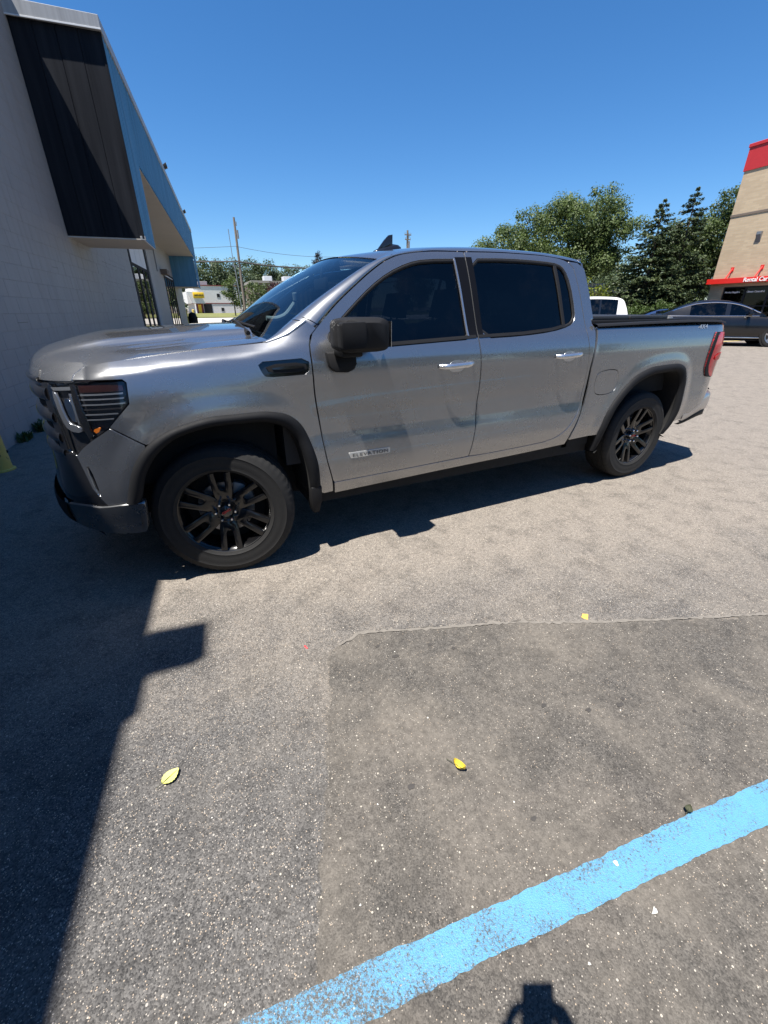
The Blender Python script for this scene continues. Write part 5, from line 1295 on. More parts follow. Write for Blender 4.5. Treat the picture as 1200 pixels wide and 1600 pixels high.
SED = [(-2.62,.45,.86,.90,.70),(-2.45,.28,.97,1.02,.86),(-2.1,.24,.99,1.06,.92),(-1.2,.22,.98,1.04,.945),(0,.21,.95,1.0,.95),(1.2,.22,.92,.97,.945),(2.0,.24,.86,.93,.92),(2.4,.26,.76,.80,.84),(2.56,.34,.66,.68,.68)]
SED_G = ([(1.25,.95),(.95,1.09),(.35,1.36),(0,1.44),(-.5,1.475),(-1.0,1.44),(-1.5,1.31),(-1.95,1.13),(-2.2,1.02)], .965, .62, (-1.05, .28))
SEDW = {'x': (1.56, -1.55), 'pillars': [(-.08, .02, False), (-2.3, -1.28, True)], 'mirror': .62, 'handles': (.0, -1.05)}
h1 = math.atan2(-.76, .65)
car('sedan', 'glossy black sedan with chrome window trim parked before the brick building', (21.1, 7.62, 0), h1, 'black_paint', SED, SED_G, SEDW, .36, True).scale = (1.05, 1.04, 1.16)
SUV = [(-2.45,.55,1.02,1.05,.78),(-2.35,.38,1.10,1.15,.93),(-1.9,.30,1.14,1.19,.985),(0,.28,1.12,1.18,1.0),(1.1,.30,1.10,1.16,.99),(2.0,.34,1.02,1.10,.95),(2.4,.40,.86,.92,.86),(2.5,.50,.74,.76,.76)]
SUV_G = ([(1.2,1.12),(.95,1.30),(.45,1.74),(.0,1.87),(-1.0,1.92),(-1.8,1.89),(-2.15,1.80),(-2.32,1.55),(-2.42,1.20)], 1.14, .74, (-2.1, .4))
SUVW = {'x': (1.5, -1.45), 'pillars': [(-.1, .05, False), (-1.30, -1.20, False), (-2.5, -1.95, True)], 'mirror': .7}
car('white_suv', 'white suv with dark windows seen past the truck cab', (17.3, 12.4, 0), math.atan2(.62, -.78), 'white_paint', SUV, SUV_G, SUVW, .39, cat='suv', hw=.98)
car('dark_sedan', 'dark blue grey car between the white suv and the black sedan', (26.9, 13.3, 0), h1+.15, 'blue_paint', SED, SED_G, SEDW, .34).scale = (.85, .9, .88)
car('silver_suv', 'silver suv half out of view at the right edge', (27.6, 5.6, 0), h1+.05, 'silver_paint', SUV, SUV_G, SUVW, .38, cat='suv', hw=.98)
car('parked_car', 'dark blue car whose roof shows beyond the truck hood', (2.35, 10.5, 0), math.pi-.10, 'blue_paint', SED, SED_G, SEDW, .34)
car('red_car', 'small dark red car beside the white building across the road', (3.2, 97, 0), .3, 'red_paint', SED, SED_G, SEDW, .34)
# ---------------------------------------------------------------- brick building on the right
KX, KY = 33.0, 15.05
br = empty('brick_building', (KX, KY, 0), math.atan2(.12, -.993)); tag(br, 'tall tan brick building with red roof band and red awning sign', 'building')
mb = MB(); mb.box(-14, 0, 0, 16, 2.75, 8.86); mb.box(-14, 0, 0, .85, -.3, 2.75); mb.box(-14, -.9, .85, 16, -.3, 2.75); mb.build('wall', MATS['tan_brick'], br)
mb = MB(); mb.box(-14.05, .05, -.05, 16, 8.86, 9.98); mb.build('roof_band', MATS['band_red'], br)
mb = MB(); mb.box(-14.1, .10, -.10, 16, 9.98, 10.16); mb.build('coping', MATS['band_red'], br, False, .02)
mb = MB(); mb.box(-.05, .03, -.03, 16, 6.58, 6.70); mb.build('string_course', MATS['brown_wall'], br)
mb = MB(); mb.box(-.02, .03, 3.05, 4.6, 7.75, 8.55); lo = mb.build('louvre', MATS['pilaster_grey'], br)
for k in range(8):
    mb = MB(); mb.obox((.04, 3.82, 7.83+k*.09), (.03, 0, .02), (0, .72, 0), (-.002, 0, .004)); mb.build('slat', MATS['pilaster_grey'], lo)
mb = MB(); mb.prism([(.0, 1.92, 5.05), (.16, 1.92, 5.45), (.16, 1.92, 5.60), (0, 1.92, 5.60)], (0, .26, 0)); mb.build('wall_lamp', MATS['steel_grey'], br, False, .01)
sg = MB(); sg.box(.30, .42, -.06, 12, 2.93, 3.22); sg.box(0, .30, -.06, 12, 2.93, 2.99); aw = sg.build('awning_sign', MATS['sign_red'], br, False, .01)
for u in (1.05, 2.75, 4.4):
    mb = MB(); mb.bar((.36, u, 3.2), (.02, u+.04, 3.75), .045, 8); mb.box(0, .04, u-.06, u+.12, 3.62, 3.84); mb.build('stay_rod', MATS['sign_red'], aw, True)
def wall_text(name, body, size, u, z, x, mat, parent, sx=1.0, bold=.004):
    me = text_mesh(name, body, size, mat, .01, 0, 1.0, sx, bold); o = link(name, me, parent); frame_obj(o, (x, u, z), (0, 1, 0), (0, 0, 1), (1, 0, 0)); return o
wall_text('sign_lettering', 'Rental Car', .31, 2.22, 2.975, .435, MATS['letter_white'], aw)
for k in range(5):
    u0 = .88+k*1.32; wn_ = MB(); wn_.box(-.14, -.08, u0, u0+.05, .15, 2.75); wn_.box(-.14, -.08, u0+1.27, u0+1.32, .15, 2.75); wn_.box(-.14, -.08, u0+.05, u0+1.27, 2.68, 2.75); wn_.box(-.14, -.08, u0+.05, u0+1.27, .15, .28); wn_.box(-.14, -.08, u0+.05, u0+1.27, 1.62, 1.68)
    w = wn_.build('shop_window', MATS['storefront_frame'], br); g = MB(); g.box(-.12, -.11, u0+.05, u0+1.27, .28, 2.68); g.build('pane', MATS['shop_glass'], w)
    if k < 4: wall_text('window_lettering', ['Moving Supplies', 'Climate Controlled', 'Self Storage', 'Boxes'][k], .135, u0+.10, 2.40, -.10, MATS['letter_white'], w, [1.05, .93, 1.15, 1.3][k])
mb = MB(); mb.box(-.92, -.88, .85, 16, 0, 2.75); mb.build('shop_interior', MATS['interior_dark'], br)
# low brown building and pale roof unit beyond the suv
lw = empty('low_building', (37.5, 26.0, 0), -.6); tag(lw, 'low brown walled building behind the white suv', 'building')
mb = MB(); mb.box(-7, 5, -3, 3, -.2, 2.75); mb.build('wall', MATS['brown_wall'], lw); mb = MB(); mb.box(-7.2, 5.2, -3.2, 3.2, 2.75, 2.95); mb.build('roof', MATS['roof_grey'], lw)
mb = MB(); mb.box(-3.0, -1.4, -2.6, -.6, 2.95, 3.5); mb.build('roof_unit', MATS['panel_white'], lw, False, .03)
# ---------------------------------------------------------------- across the road on the left
wb = empty('white_building', (11.7, 99.0, .95), .06); tag(wb, 'white two storey building with a yellow sign across the road', 'building')
mb = MB(); mb.box(-4.0, 4.6, 0, 12, -.8, 5.2); mb.box(-5.2, -4.0, 1.4, 12, 2.0, 4.2); mb.build('wall', MATS['white_wall'], wb)
mb = MB(); mb.prism([(-5.2, 0, 4.1), (-3.2, 0, 4.1), (-2.2, 0, 2.0), (-4.6, 0, 2.0)], (0, -.9, 0)); mb.build('sign_wall', MATS['white_wall'], wb)
mb = MB(); mb.box(-4.1, 4.7, -.1, 12, 5.2, 5.36); mb.build('roof_edge', MATS['maroon'], wb)
mb = MB(); mb.box(-4.7, 4.6, -.06, -.002, 1.95, 2.1); mb.build('band', MATS['maroon'], wb)
sn = MB(); sn.box(-4.35, -2.25, -1.08, -.92, 2.95, 4.0); s_ = sn.build('shop_sign', MATS['sign_yellow'], wb, True, .12)
me = text_mesh('sign_lettering', 'MEINEKE', .42, MATS['wire_black'], .01, .2, 1.0, 1.0, .01); w_ = max(v.co.x for v in me.vertices)
for v in me.vertices: v.co.x *= 1.75/w_
o = link('sign_lettering', me, s_); frame_obj(o, (-4.17, -1.10, 3.32), (1, 0, 0), (0, 0, 1), (0, -1, 0))
for (x0, x1, z0, z1) in ((.4, .95, 3.2, 3.8), (.9, 1.4, .6, 1.2)):
    f = MB(); f.box(x0-.06, x1+.06, -.05, -.002, z0-.06, z1+.06); w = f.build('window', MATS['roof_grey'], wb); g = MB(); g.box(x0, x1, -.06, -.045, z0, z1); g.build('pane', MATS['dark_window'], w)
d = MB(); d.box(-3.9, -2.6, -.05, -.002, -.6, 1.95); d.build('doorway', MATS['maroon'], wb); d = MB(); d.box(-2.5, -.9, -.06, -.002, -.6, 1.9); d.build('garage_door', MATS['dark_window'], wb)
d = MB(); d.box(-3.6, -3.0, -.08, -.052, -.5, 1.8); d.build('door', MATS['sign_yellow'], wb)
for x in (-1.6, 4.0):
    d = MB(); d.box(x-.8, x+.8, 2, 4, 5.36, 6.1); d.build('roof_unit', MATS['roof_grey'], wb, False, .03)
d = MB(); d.lathe([(0, -.05), (.5, -.02), (.55, 0), (.5, .03)], 16); o = d.build('satellite_dish', MATS['panel_white'], wb, True); o.location = (4.4, -.3, 5.9)
gb = empty('grey_building', (24.0, 86.0, .6), -.05); tag(gb, 'long brown building with grey upright ribs behind the utility pole', 'building')
mb = MB(); mb.box(-7, 16, 0, 10, -.5, 5.6); mb.build('wall', MATS['brown_wall'], gb); mb = MB(); mb.box(-7.1, 16.1, -.25, 10, 5.6, 6.0); mb.build('roof_edge', MATS['pilaster_grey'], gb)
for k in range(24):
    mb = MB(); mb.box(-6.9+k*.98, -6.65+k*.98, -.22, 0, -.5, 5.6); mb.build('rib', MATS['pilaster_grey'], gb)
for x in (-4.3, -.6, 5.5):
    mb = MB(); mb.box(x, x+1.5, 2, 4, 6.0, 6.9); mb.build('roof_unit', MATS['panel_white'], gb, False, .03)
# poles and wires
def pole(name, label, loc, h, lean=0.0, arms=()):
    r = empty(name, loc); tag(r, label, 'utility pole', 'utility poles along the road'); top = np.array([lean, 0, h])
    mb = MB(); mb.tube([(0, 0, -.5), top*.5, top], [.20, .17, .13], 10); mb.build('shaft', MATS['pole_wood'], r, True)
    for z, L in arms:
        p = top*(z/h); mb = MB(); mb.box(p[0]-L, p[0]+L, -.18, -.06, z-.06, z+.06)
        for q in np.linspace(-L*.9, L*.9, 4): mb.bar((p[0]+q, -.12, z+.06), (p[0]+q, -.12, z+.28), .035, 6)
        mb.build('cross_arm', MATS['pole_wood'], r, False)
    mb = MB(); mb.bar((.22+top[0]*.82, -.1, h*.80), (.22+top[0]*.86, -.1, h*.88), .14, 10); mb.bar((.2+top[0]*.9, -.1, h*.92), (.2+top[0]*.95, -.1, h*.96), .06, 8); mb.build('transformer', MATS['steel_grey'], r, True); return r
P1 = np.array([11.65, 65.55, float(gz(11.65, 65.55))+.05]); P2 = np.array([36.3, 62.1, float(gz(36.3, 62.1))+.05])
pole('utility_pole', 'wooden utility pole rising beyond the hood of the truck', P1, 12.0, .12)
pole('utility_pole', 'pole top with crossarms just above the roof of the truck', P2, 11.5, 0, ((10.9, .55), (10.3, .45)))
mb = MB(); mb.bar((0, 0, 6.8), (-.1, 0, 11.6), .05, 6); mb.box(-.3, .6, -.05, .05, 7.0, 7.1); mb.bar((.35, 0, -.4), (.1, 0, 7.1), .07, 6); mt_ = mb.build('antenna_mast', MATS['steel_grey'], None, True); mt_.location = (11.75, 70.6, .5); tag(mt_, 'thin steel mast standing just left of the utility pole', 'mast')
def wire(label, a, b, sag, r, ext=0):
    a = np.array(a, float); b = np.array(b, float); pts = [a+(b-a)*t+np.array([0, 0, -sag*4*t*(1-t)]) for t in np.linspace(0, 1, 33)]
    mb = MB(); mb.tube(pts, r, 5); o = mb.build('overhead_wire', MATS['wire_black'], None, True); tag(o, label, 'wire', 'overhead wires along the road')
L0 = P1+(P1-P2)*1.25
wire('thick overhead cable left of the utility pole', L0+np.array([0, 0, 7.9]), P1+np.array([-.1, -.2, 6.9]), .5, .10)
wire('thick overhead cable right of the utility pole', P1+np.array([-.1, -.2, 6.9]), P2+np.array([0, -.2, 8.0]), 1.1, .10)
wire('thin upper wire left of the utility pole', L0+np.array([0, 0, 8.6]), P1+np.array([-.15, -.1, 8.7]), .6, .022)
wire('thin upper wire right of the utility pole', P1+np.array([-.15, -.1, 8.7]), P2+np.array([0, -.1, 9.2]), 1.2, .022)
wire('low cable crossing in front of the brown ribbed building', P1+np.array([0, -.2, 4.0]), P2+np.array([0, -.3, 4.9]), .4, .06)
# ---------------------------------------------------------------- trees
def leaf_cloud(blobs, n, ls, seed, flat=.35, shell=.30, aspect=.62, clumps=22):
    """leaves set on many small clumps that crowd the outside of each lobe"""
    g = np.random.default_rng(seed); B = np.array(blobs, float); C = []
    for q in B:
        k = clumps; d = g.normal(size=(k, 3)); d /= np.linalg.norm(d, axis=1, keepdims=True); rr = g.uniform(.55, 1.02, k)[:, None]
        c = q[:3]+d*q[3:]*rr; r = q[3:].mean()*g.uniform(.22, .46, k); C.append(np.c_[c, r])
    C = np.concatenate(C); p = C[:, 3]**2; idx = g.choice(len(C), n, p=p/p.sum())
    d = g.normal(size=(n, 3)); d /= np.linalg.norm(d, axis=1, keepdims=True); r = np.clip(1-np.abs(g.normal(0, shell, n)), .1, 1.0)
    wob = 1+.16*np.sin(d[:, 0]*5+idx)+.14*np.sin(d[:, 1]*6+1.3*idx)
    c = C[idx, :3]+d*(C[idx, 3]*r*wob)[:, None]*np.array([1.1, 1.1, .85])+g.normal(0, ls*.5, (n, 3))
    nrm = d*1.0+g.normal(0, .42, (n, 3))+np.array([0, 0, flat]); nrm /= np.linalg.norm(nrm, axis=1, keepdims=True)
    t = np.cross(nrm, g.normal(size=(n, 3))); t /= np.linalg.norm(t, axis=1, keepdims=True)+1e-9; b = np.cross(nrm, t); s = ls*g.uniform(.55, 1.3, n)[:, None]
    V = np.stack([c-t*s*.5, c+b*s*.5*aspect+nrm*s*.08, c+t*s*.5, c-b*s*.5*aspect+nrm*s*.08], 1).reshape(-1, 3)
    return V, np.arange(4*n).reshape(-1, 4)
def fast_mesh(name, V, Fc, mat):
    me = bpy.data.meshes.new(name); n, k = len(Fc), Fc.shape[1]
    me.vertices.add(len(V)); me.vertices.foreach_set('co', np.ascontiguousarray(V, dtype=np.float32).ravel())
    me.loops.add(n*k); me.loops.foreach_set('vertex_index', np.ascontiguousarray(Fc, dtype=np.int32).ravel())
    me.polygons.add(n); me.polygons.foreach_set('loop_start', np.arange(0, n*k, k, dtype=np.int32)); me.polygons.foreach_set('loop_total', np.full(n, k, dtype=np.int32))
    me.update(calc_edges=True); me.materials.append(mat); return me
def tree(name, label, loc, blobs, n, ls, mat, trunk_r, seed, grp=None, cat='tree', limbs=True):
    r = empty(name, loc); tag(r, label, cat, grp); V, Fc = leaf_cloud(blobs, n, ls, seed); link('crown', fast_mesh('crown', V, Fc, MATS[mat]), r)
    B = np.array(blobs, float); mb = MB(); cz = B[:, 2].min(); top = B[:, :3].mean(0); fork = np.array([0, 0, max(.6, (B[:, 2]-B[:, 5]).min()*.9+.3)])
    mb.tube([(0, 0, -.4), (.02, 0, fork[2]*.5), fork], [trunk_r*1.25, trunk_r, trunk_r*.85], 10)
    for q in B:
        e = q[:3]; m1 = fork*.55+e*.45+np.array([0, 0, .1]); mb.tube([fork, m1, e], [trunk_r*.5, trunk_r*.3, trunk_r*.08], 6)
        for a in range(5):
            rr = random.Random(seed*31+a+int(e[0]*7)); dd = np.array([rr.uniform(-1, 1), rr.uniform(-1, 1), rr.uniform(-.3, 1)]); mb.tube([m1, m1*.4+e*.6+dd*q[3:]*.3, e+dd*q[3:]*.75], [trunk_r*.2, trunk_r*.1, trunk_r*.03], 5)
    mb.build('trunk', MATS['bark'], r, True); return r
def copy_tree(o, loc, rz, sc, label):
    c = o.copy(); COL.objects.link(c); c.location = loc; c.rotation_euler = (0, 0, rz); c.scale = (sc[0], sc[1], sc[2]) ; c['label'] = label
    for ch in o.children:
        k = ch.copy(); COL.objects.link(k); k.parent = c
    return c
GZ = lambda x, y: float(gz(x, y))
# big spreading tree behind the cab
tree('shade_tree', 'broad leafy shade tree rising behind the truck cab', (31.5, 25.5, GZ(31.5, 25.5)),
  [(-4.6, 3.6, 5.6, 2.2, 2.2, 1.8), (-2.6, 2.2, 6.4, 2.4, 2.4, 2.0), (-.6, .6, 7.3, 2.5, 2.5, 2.2), (1.2, -1.0, 7.6, 2.2, 2.2, 2.0), (2.2, -2.1, 6.4, 1.8, 1.8, 1.9), (-2.0, 1.4, 5.0, 2.6, 2.6, 1.7), (.6, -.4, 5.4, 2.6, 2.6, 1.8), (1.6, -1.6, 4.8, 1.4, 1.4, 1.3), (-4.0, 3.0, 4.2, 2.0, 2.0, 1.4)], 70000, .17, 'leaf_maple', .30, 5)
tree('shade_tree', 'dense leafy tree partly hidden behind the tan brick building', (38.2, 20.3, GZ(38, 20)), [(0, 0, 4.2, 2.6, 2.6, 2.6), (.6, -.6, 6.4, 2.0, 2.0, 1.7), (-.9, .8, 5.5, 1.9, 1.9, 1.6), (1.2, -1.4, 8.0, 1.2, 1.2, 1.2), (0.2, 0, 2.3, 2.4, 2.4, 1.6), (1.4, -1.2, 5.0, 1.8, 1.8, 2.0)], 40000, .17, 'leaf_oak', .28, 6)
tree('shrub_tree', 'small bright yellow green tree between the cab and the spruces', (29.5, 21.5, GZ(29, 21)), [(0, 0, 2.5, 1.0, 1.0, .8), (.5, -.4, 2.0, .9, .9, .7), (-.6, .4, 2.0, .9, .9, .7)], 2600, .17, 'leaf_locust', .09, 7)
tree('shade_tree', 'dull green tree standing far behind the yellow green one', (45.5, 33.5, GZ(45, 33)), [(0, 0, 4.0, 2.6, 2.6, 2.2), (2.4, -2.0, 3.6, 2.4, 2.4, 1.9), (-2.6, 2.0, 3.4, 2.4, 2.4, 1.8), (1, -1, 2.0, 3.4, 3.4, 1.6)], 7000, .32, 'leaf_far', .22, 8)
def spruce(name, label, loc, H, R0, mat, seed, n_lv=30, dens_=1.0, low=.25):
    g = np.random.default_rng(seed); r = empty(name, loc); tag(r, label, 'conifer'); P = []; D = []; S = []
    for lv in range(n_lv):
        t = lv/(n_lv-1); z = low+(H-low)*t**.93; R = R0*(1-t)**.72*g.uniform(.84, 1.12)+.10; nb = int(6+9*(1-t))
        for b in range(nb):
            a = g.uniform(0, 2*math.pi); L = R*g.uniform(.70, 1.12); dirv = np.array([math.cos(a), math.sin(a), 0]); m = int((30+110*L/R0*1.0)*dens_)
            u = g.uniform(.12, 1, m)**.75; droop = -.30*L*u+.30*L*np.maximum(0, u-.55)**1.4*1.5
            side = g.normal(0, 1, m)*.15*L*(1.15-u)+g.normal(0, .02, m); perp = np.array([-dirv[1], dirv[0], 0])
            c = dirv[None]*(u*L)[:, None]+perp[None]*side[:, None]; c[:, 2] += z+droop+g.normal(0, .045, m)-np.abs(side)*.25
            dd = dirv[None]*.8+perp[None]*(np.sign(side)*.6)[:, None]+g.normal(0, .28, (m, 3)); dd[:, 2] -= .22
            P.append(c); D.append(dd/np.linalg.norm(dd, axis=1, keepdims=True)); S.append(g.uniform(.13, .30, m)*(.55+.45*L/R0))
    P = np.concatenate(P); D = np.concatenate(D); S = np.concatenate(S)[:, None]; n = len(P)
    up = g.normal(0, .55, (n, 3))+np.array([0, 0, 1.0]); b = np.cross(D, up); b /= np.linalg.norm(b, axis=1, keepdims=True)+1e-9; nn = np.cross(b, D)
    V = np.stack([P-D*S*.5, P+b*S*.24, P+D*S*.62-nn*S*.08, P-b*S*.24], 1).reshape(-1, 3); link('crown', fast_mesh('crown', V, np.arange(4*n).reshape(-1, 4), MATS[mat]), r)
    mb = MB(); mb.tube([(0, 0, -.3), (0, 0, H*.5), (0, 0, H*.97)], [.16+.012*H, .09, .015], 8); mb.build('trunk', MATS['bark'], r, True); return r
spruce('spruce', 'tall spruce on the left of the pair', (30.6, 18.0, GZ(30, 18)), 7.5, 3.0, 'needle_spruce', 3)
spruce('spruce', 'taller spruce on the right of the pair, next to the brick building', (32.4, 17.2, GZ(32, 17)), 8.1, 2.9, 'needle_spruce', 4)
spruce('spruce', 'short spruce in front of the pair of tall ones', (30.6, 16.3, GZ(30, 16)), 3.6, 1.7, 'needle_spruce', 9, 18)
tree('dark_conifer', 'narrow dark conifer tip above the truck windshield', (18.95, 53.4, GZ(19, 53)), [(0, 0, 2.6, 1.0, 1.0, 1.8), (0, 0, 4.7, 1.0, 1.0, 1.6), (-.1, 0, 5.9, .75, .75, .9), (.15, 0, 6.55, .35, .35, .75)], 7000, .16, 'needle_dark', .10, 51, None, 'conifer')
def hedge(name, label, a, b, h, w, seed):
    a = np.array(a, float); b = np.array(b, float); L = np.linalg.norm(b-a); k = int(L/.7); o = empty(name, (a[0], a[1], GZ(*a[:2]))); tag(o, label, 'hedge')
    bl = [(*( (b-a)[:2]*i/k), h*.5, .6, .6, h*.55) for i in range(k+1)]; V, Fc = leaf_cloud(bl, int(1300*L), .10, seed); link('foliage', fast_mesh('foliage', V, Fc, MATS['leaf_hedge']), o)
    mb = MB()
    for i in range(0, k+1): p = (b-a)*i/k; mb.tube([(p[0], p[1], 0), (p[0]+.1, p[1], h*.7)], [.03, .01], 5)
    mb.build('stems', MATS['bark'], o, True)
hedge('hedge', 'low clipped green hedge in front of the spruces', (25.0, 17.6), (30.6, 13.2), 1.6, 1, 21)
# left background: shrubs by the pole and the wood behind the buildings
tree('shrub_tree', 'dark green bushy tree beside the utility pole', (13.2, 62.5, GZ(13, 62)), [(0, 0, 2.0, 1.6, 1.4, 1.5), (1.2, .3, 2.6, 1.3, 1.3, 1.5), (-.6, .2, 3.2, 1.1, 1.1, 1.1), (1.6, 0, 1.2, 1.6, 1.3, 1.1)], 5200, .24, 'leaf_oak', .12, 31)
tree('purple_tree', 'dark purple leaved tree right of the utility pole', (16.0, 61.8, GZ(16, 62)), [(0, 0, 3.2, 1.5, 1.4, 1.5), (.8, 0, 2.2, 1.4, 1.3, 1.3), (-.7, 0, 2.4, 1.2, 1.2, 1.2)], 4200, .24, 'leaf_purple', .12, 32)
tree('shrub_tree', 'light green young tree in front of the white building', (11.2, 72.0, GZ(11, 72)), [(-.6, 0, 3.6, 1.0, .9, 1.3), (.4, 0, 2.6, 1.1, 1.0, 1.2), (.2, 0, 4.6, .7, .7, .8)], 2600, .24, 'leaf_maple', .09, 33)
tree('shrub_tree', 'bright green bush left of the white building', (1.2, 70.0, GZ(1, 70)), [(0, 0, 2.0, 2.2, 1.6, 1.6), (-2.0, 0, 1.6, 1.6, 1.4, 1.4), (1.6, 0, 1.3, 1.4, 1.2, 1.1)], 4200, .27, 'leaf_maple', .12, 34)
far_a = tree('forest_tree', 'leftmost tall tree of the wood, beside the blue canopy', (6.0, 128, GZ(6, 128)), [(0, 0, 9.5, 4.6, 4.6, 4.4), (3, 0, 7.5, 4.0, 4.0, 3.8), (-3.2, 0, 7.2, 4.0, 4.0, 3.8), (0, 0, 4.0, 5.0, 4.6, 3.2)], 12000, .50, 'leaf_far', .35, 41, 'trees of the wood across the road')
far_b = tree('forest_tree', 'tree of the wood right above the white building', (15.5, 131, GZ(15, 131)), [(0, 0, 9.0, 3.8, 3.8, 4.2), (2.4, 0, 6.5, 3.6, 3.6, 3.2), (-2.4, 0, 6.8, 3.6, 3.6, 3.4), (.5, 0, 3.5, 4.2, 4.2, 3.0)], 12000, .50, 'leaf_far', .32, 42, 'trees of the wood across the road')
FT = [(far_a, -4.0, 124, 1.2, .92, 'tree of the wood hanging behind the far drop of the canopy'), (far_b, -11.0, 118, .4, .80, 'tree of the wood hidden left of the canopy end'), (far_a, 23.0, 133, 2.2, .95, 'tree of the wood just right of the utility pole'), (far_b, 30.0, 136, 3.0, .98, 'tree of the wood above the left end of the brown ribbed building'),
      (far_a, 37.5, 138, 4.0, .90, 'tree of the wood above the middle of the brown ribbed building'), (far_b, 44.0, 137, 5.2, .93, 'tree of the wood just left of the dark conifer tip'), (far_a, 52.0, 138, .8, .86, 'tree of the wood right of the dark conifer, behind the windshield'), (far_b, 60.0, 136, 2.6, .84, 'tree of the wood hidden mostly by the truck roof')]
FT += [(far_a, 50.0, 84, 1.9, .66, 'tree hidden behind the truck cab, left of the shade tree'), (far_b, 58.0, 74, 3.3, .66, 'tree hidden behind the truck cab, second left of the shade tree'), (far_a, 66.0, 66, 4.4, .66, 'distant tree directly behind the shade tree'), (far_b, 72.0, 55, .6, .62, 'distant tree behind the dull green tree'), (far_a, 80.0, 44, 2.9, .60, 'distant tree behind the spruces')]
for o, x, y, rz, s, lb in FT: copy_tree(o, (x, y, GZ(x, y)), rz, (s, s, s*1.02), lb)

BT = [(-12.0, -19.0, .3, .80, 'added unseen tree behind the viewer nearest the block building'), (-3.5, -21.0, 1.4, .86, 'added unseen tree behind the viewer, second from the block building'), (5.5, -20.0, 2.5, .82, 'added unseen tree behind the viewer, middle of the row'), (14.0, -21.5, 3.9, .88, 'added unseen tree behind the viewer, second from the end of the row'), (23.0, -20.0, 5.1, .80, 'added unseen tree behind the viewer at the far end of the row')]  # unseen trees, added to cut sky light in the shade and darken door reflections
for i, (x, y, rz, s, lb) in enumerate(BT):
    c = copy_tree((far_a, far_b)[i % 2], (x, y, GZ(x, y)), rz, (s*.8, s*.8, s*.52), lb); c['group'] = 'added unseen trees behind the viewer'
# ---------------------------------------------------------------- the person taking the picture (only the shadow falls into view)
fh = np.array([math.sin(YAW), math.cos(YAW)]); PR = CAM[:2]-fh*.46
per = empty('person', (PR[0], PR[1], 0), -YAW); tag(per, 'person in a dark shirt holding up a phone, seen only as a shadow', 'person')
def skin(name, J, E, mat, parent, root=0, sub=2):
    me = bpy.data.meshes.new(name); me.from_pydata([j[:3] for j in J], E, []); o = link(name, me, parent)
    md = o.modifiers.new('skin', 'SKIN'); sv = me.skin_vertices[0].data if me.skin_vertices else None
    if sv is None:
        bm = bmesh.new(); bm.from_mesh(me); bm.verts.layers.skin.verify(); bm.to_mesh(me); bm.free(); sv = me.skin_vertices[0].data
    for i, j in enumerate(J):
        rr = j[3] if isinstance(j[3], tuple) else (j[3], j[3]); sv[i].radius = rr; sv[i].use_root = (i == root)
    s = o.modifiers.new('sub', 'SUBSURF'); s.levels = sub; s.render_levels = sub
    dg = bpy.context.evaluated_depsgraph_get(); m2 = bpy.data.meshes.new_from_object(o.evaluated_get(dg)); o.modifiers.clear(); o.data = m2; m2.name = name; m2.materials.clear(); m2.materials.append(mat)
    m2.polygons.foreach_set('use_smooth', [True]*len(m2.polygons)); return o
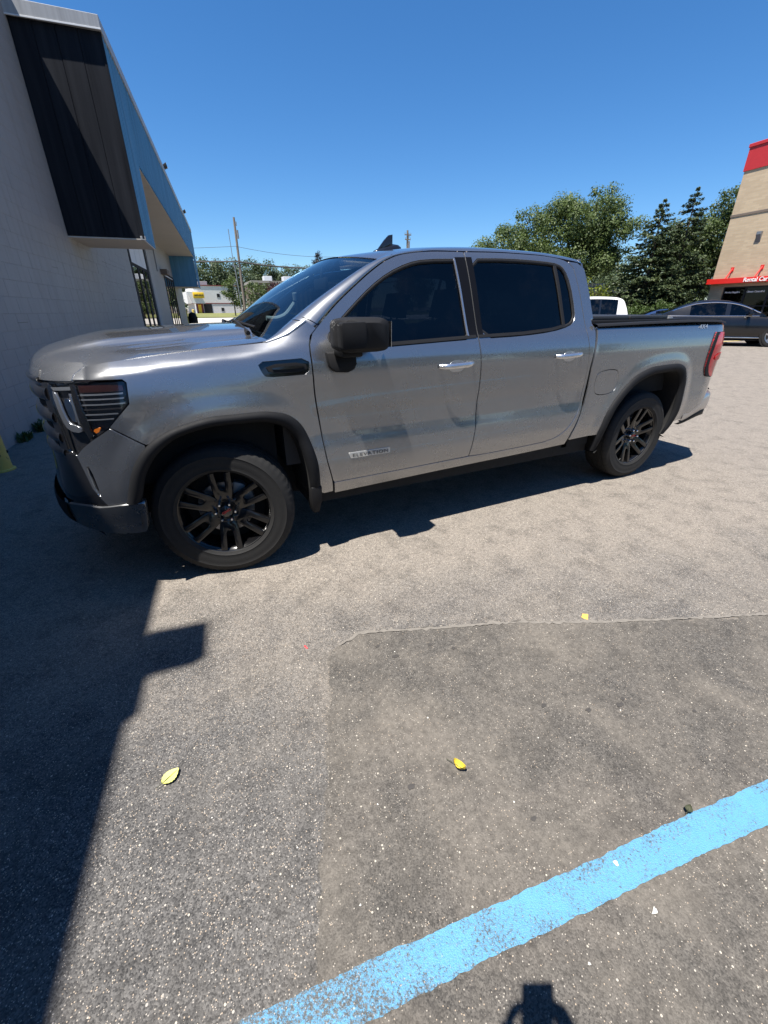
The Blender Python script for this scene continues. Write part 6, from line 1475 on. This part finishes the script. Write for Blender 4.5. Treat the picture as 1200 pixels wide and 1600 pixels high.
# local: x right, y forward
W_ = {}
for sg in (-1, 1): W_[sg] = (sg*.060, .40, 1.385)
J = [(0, 0, .98, (.15, .11)), (0, .0, 1.18, (.14, .10)), (0, -.01, 1.36, (.16, .10)), (0, -.015, 1.46, (.075, .07)), (0, .0, 1.53, (.055, .055)), (0, .02, 1.60, (.078, .085)), (0, .02, 1.68, (.082, .095)), (0, .01, 1.745, (.06, .07)), (0, .115, 1.615, (.016, .016))]
E = [(0, 1), (1, 2), (2, 3), (3, 4), (4, 5), (5, 6), (6, 7), (5, 8)]
for sg in (-1, 1):
    b = len(J); J += [(sg*.18, -.01, 1.41, .055), (sg*.150, .13, 1.17, .055), (sg*.100, .25, 1.29, .050), (sg*.075, .335, 1.390, .042), (sg*.076, .388, 1.440, (.034, .022))]
    E += [(2, b), (b, b+1), (b+1, b+2), (b+2, b+3), (b+3, b+4)]
    for k, (dx, dz, L) in enumerate(((.004, .030, .9), (.003, .012, 1.0), (.002, -.008, .95), (.0, -.026, .75))):
        c = len(J); J += [(sg*(.070), .405, 1.446+dz, .0085), (sg*.062, .424, 1.452+dz, .008), (sg*(.053-.020*L), .433, 1.456+dz, .0075)]; E += [(b+4, c), (c, c+1), (c+1, c+2)]
    c = len(J); J += [(sg*.050, 392e-3, 1.468, .0095), (sg*.036, .400, 1.490, .0085)]; E += [(b+4, c), (c, c+1)]
    h = len(J); J += [(sg*.10, 0, .88, .085), (sg*.11, .02, .50, .055), (sg*.12, -.02, .10, .038), (sg*.125, .10, .035, (.045, .03)), (sg*.125, .18, .03, (.04, .022))]; E += [(0, h), (h, h+1), (h+1, h+2), (h+2, h+3), (h+3, h+4)]
body = skin('body', J, E, MATS['skin'], per)
Js = [(0, 0, .93, (.17, .13)), (0, .0, 1.18, (.165, .125)), (0, -.01, 1.36, (.185, .125)), (0, -.015, 1.455, (.085, .08))]; Es = [(0, 1), (1, 2), (2, 3)]
for sg in (-1, 1): b = len(Js); Js += [(sg*.185, -.01, 1.41, .075), (sg*.225, .06, 1.28, .065)]; Es += [(2, b), (b, b+1)]
skin('shirt', Js, Es, MATS['cloth_dark'], per)
Jt = [(0, 0, .98, (.165, .125))]; Et = []
for sg in (-1, 1): b = len(Jt); Jt += [(sg*.10, 0, .86, .105), (sg*.112, .02, .50, .075), (sg*.12, -.015, .09, .062)]; Et += [(0, b), (b, b+1), (b+1, b+2)]
skin('trousers', Jt, Et, MATS['cloth_grey'], per)
for sg in (-1, 1): skin('shoe', [(sg*.125, -.05, .05, (.045, .045)), (sg*.125, .08, .042, (.05, .04)), (sg*.125, .21, .032, (.045, .028))], [(0, 1), (1, 2)], MATS['cloth_dark'], per)
skin('hair', [(0, -.03, 1.70, (.085, .08)), (0, .01, 1.765, (.08, .085)), (0, .06, 1.755, (.06, .04))], [(0, 1), (1, 2)], MATS['hair_dark'], per)
# the phone, upright, its lens at the viewpoint
ph = MB(); ph.prism([(-.038, -.150, 0), (.038, -.150, 0), (.039, -.148, 0), (.039, .010, 0), (.037, .014, 0), (-.037, .014, 0), (-.039, .010, 0), (-.039, -.148, 0)], (0, 0, .008))
p_ = ph.build('phone', MATS['gloss_black'], None, True, .002); tag(p_, 'black phone held upright by the person, seen only as a shadow', 'phone')
frame_obj(p_, CAM-fwd*.012, rgt, -dwn, -fwd)
sc_ = MB(); sc_.box(-.035, .035, -.145, .009, .0082, .0086); sc_.build('screen', MATS['dark_window'], p_)
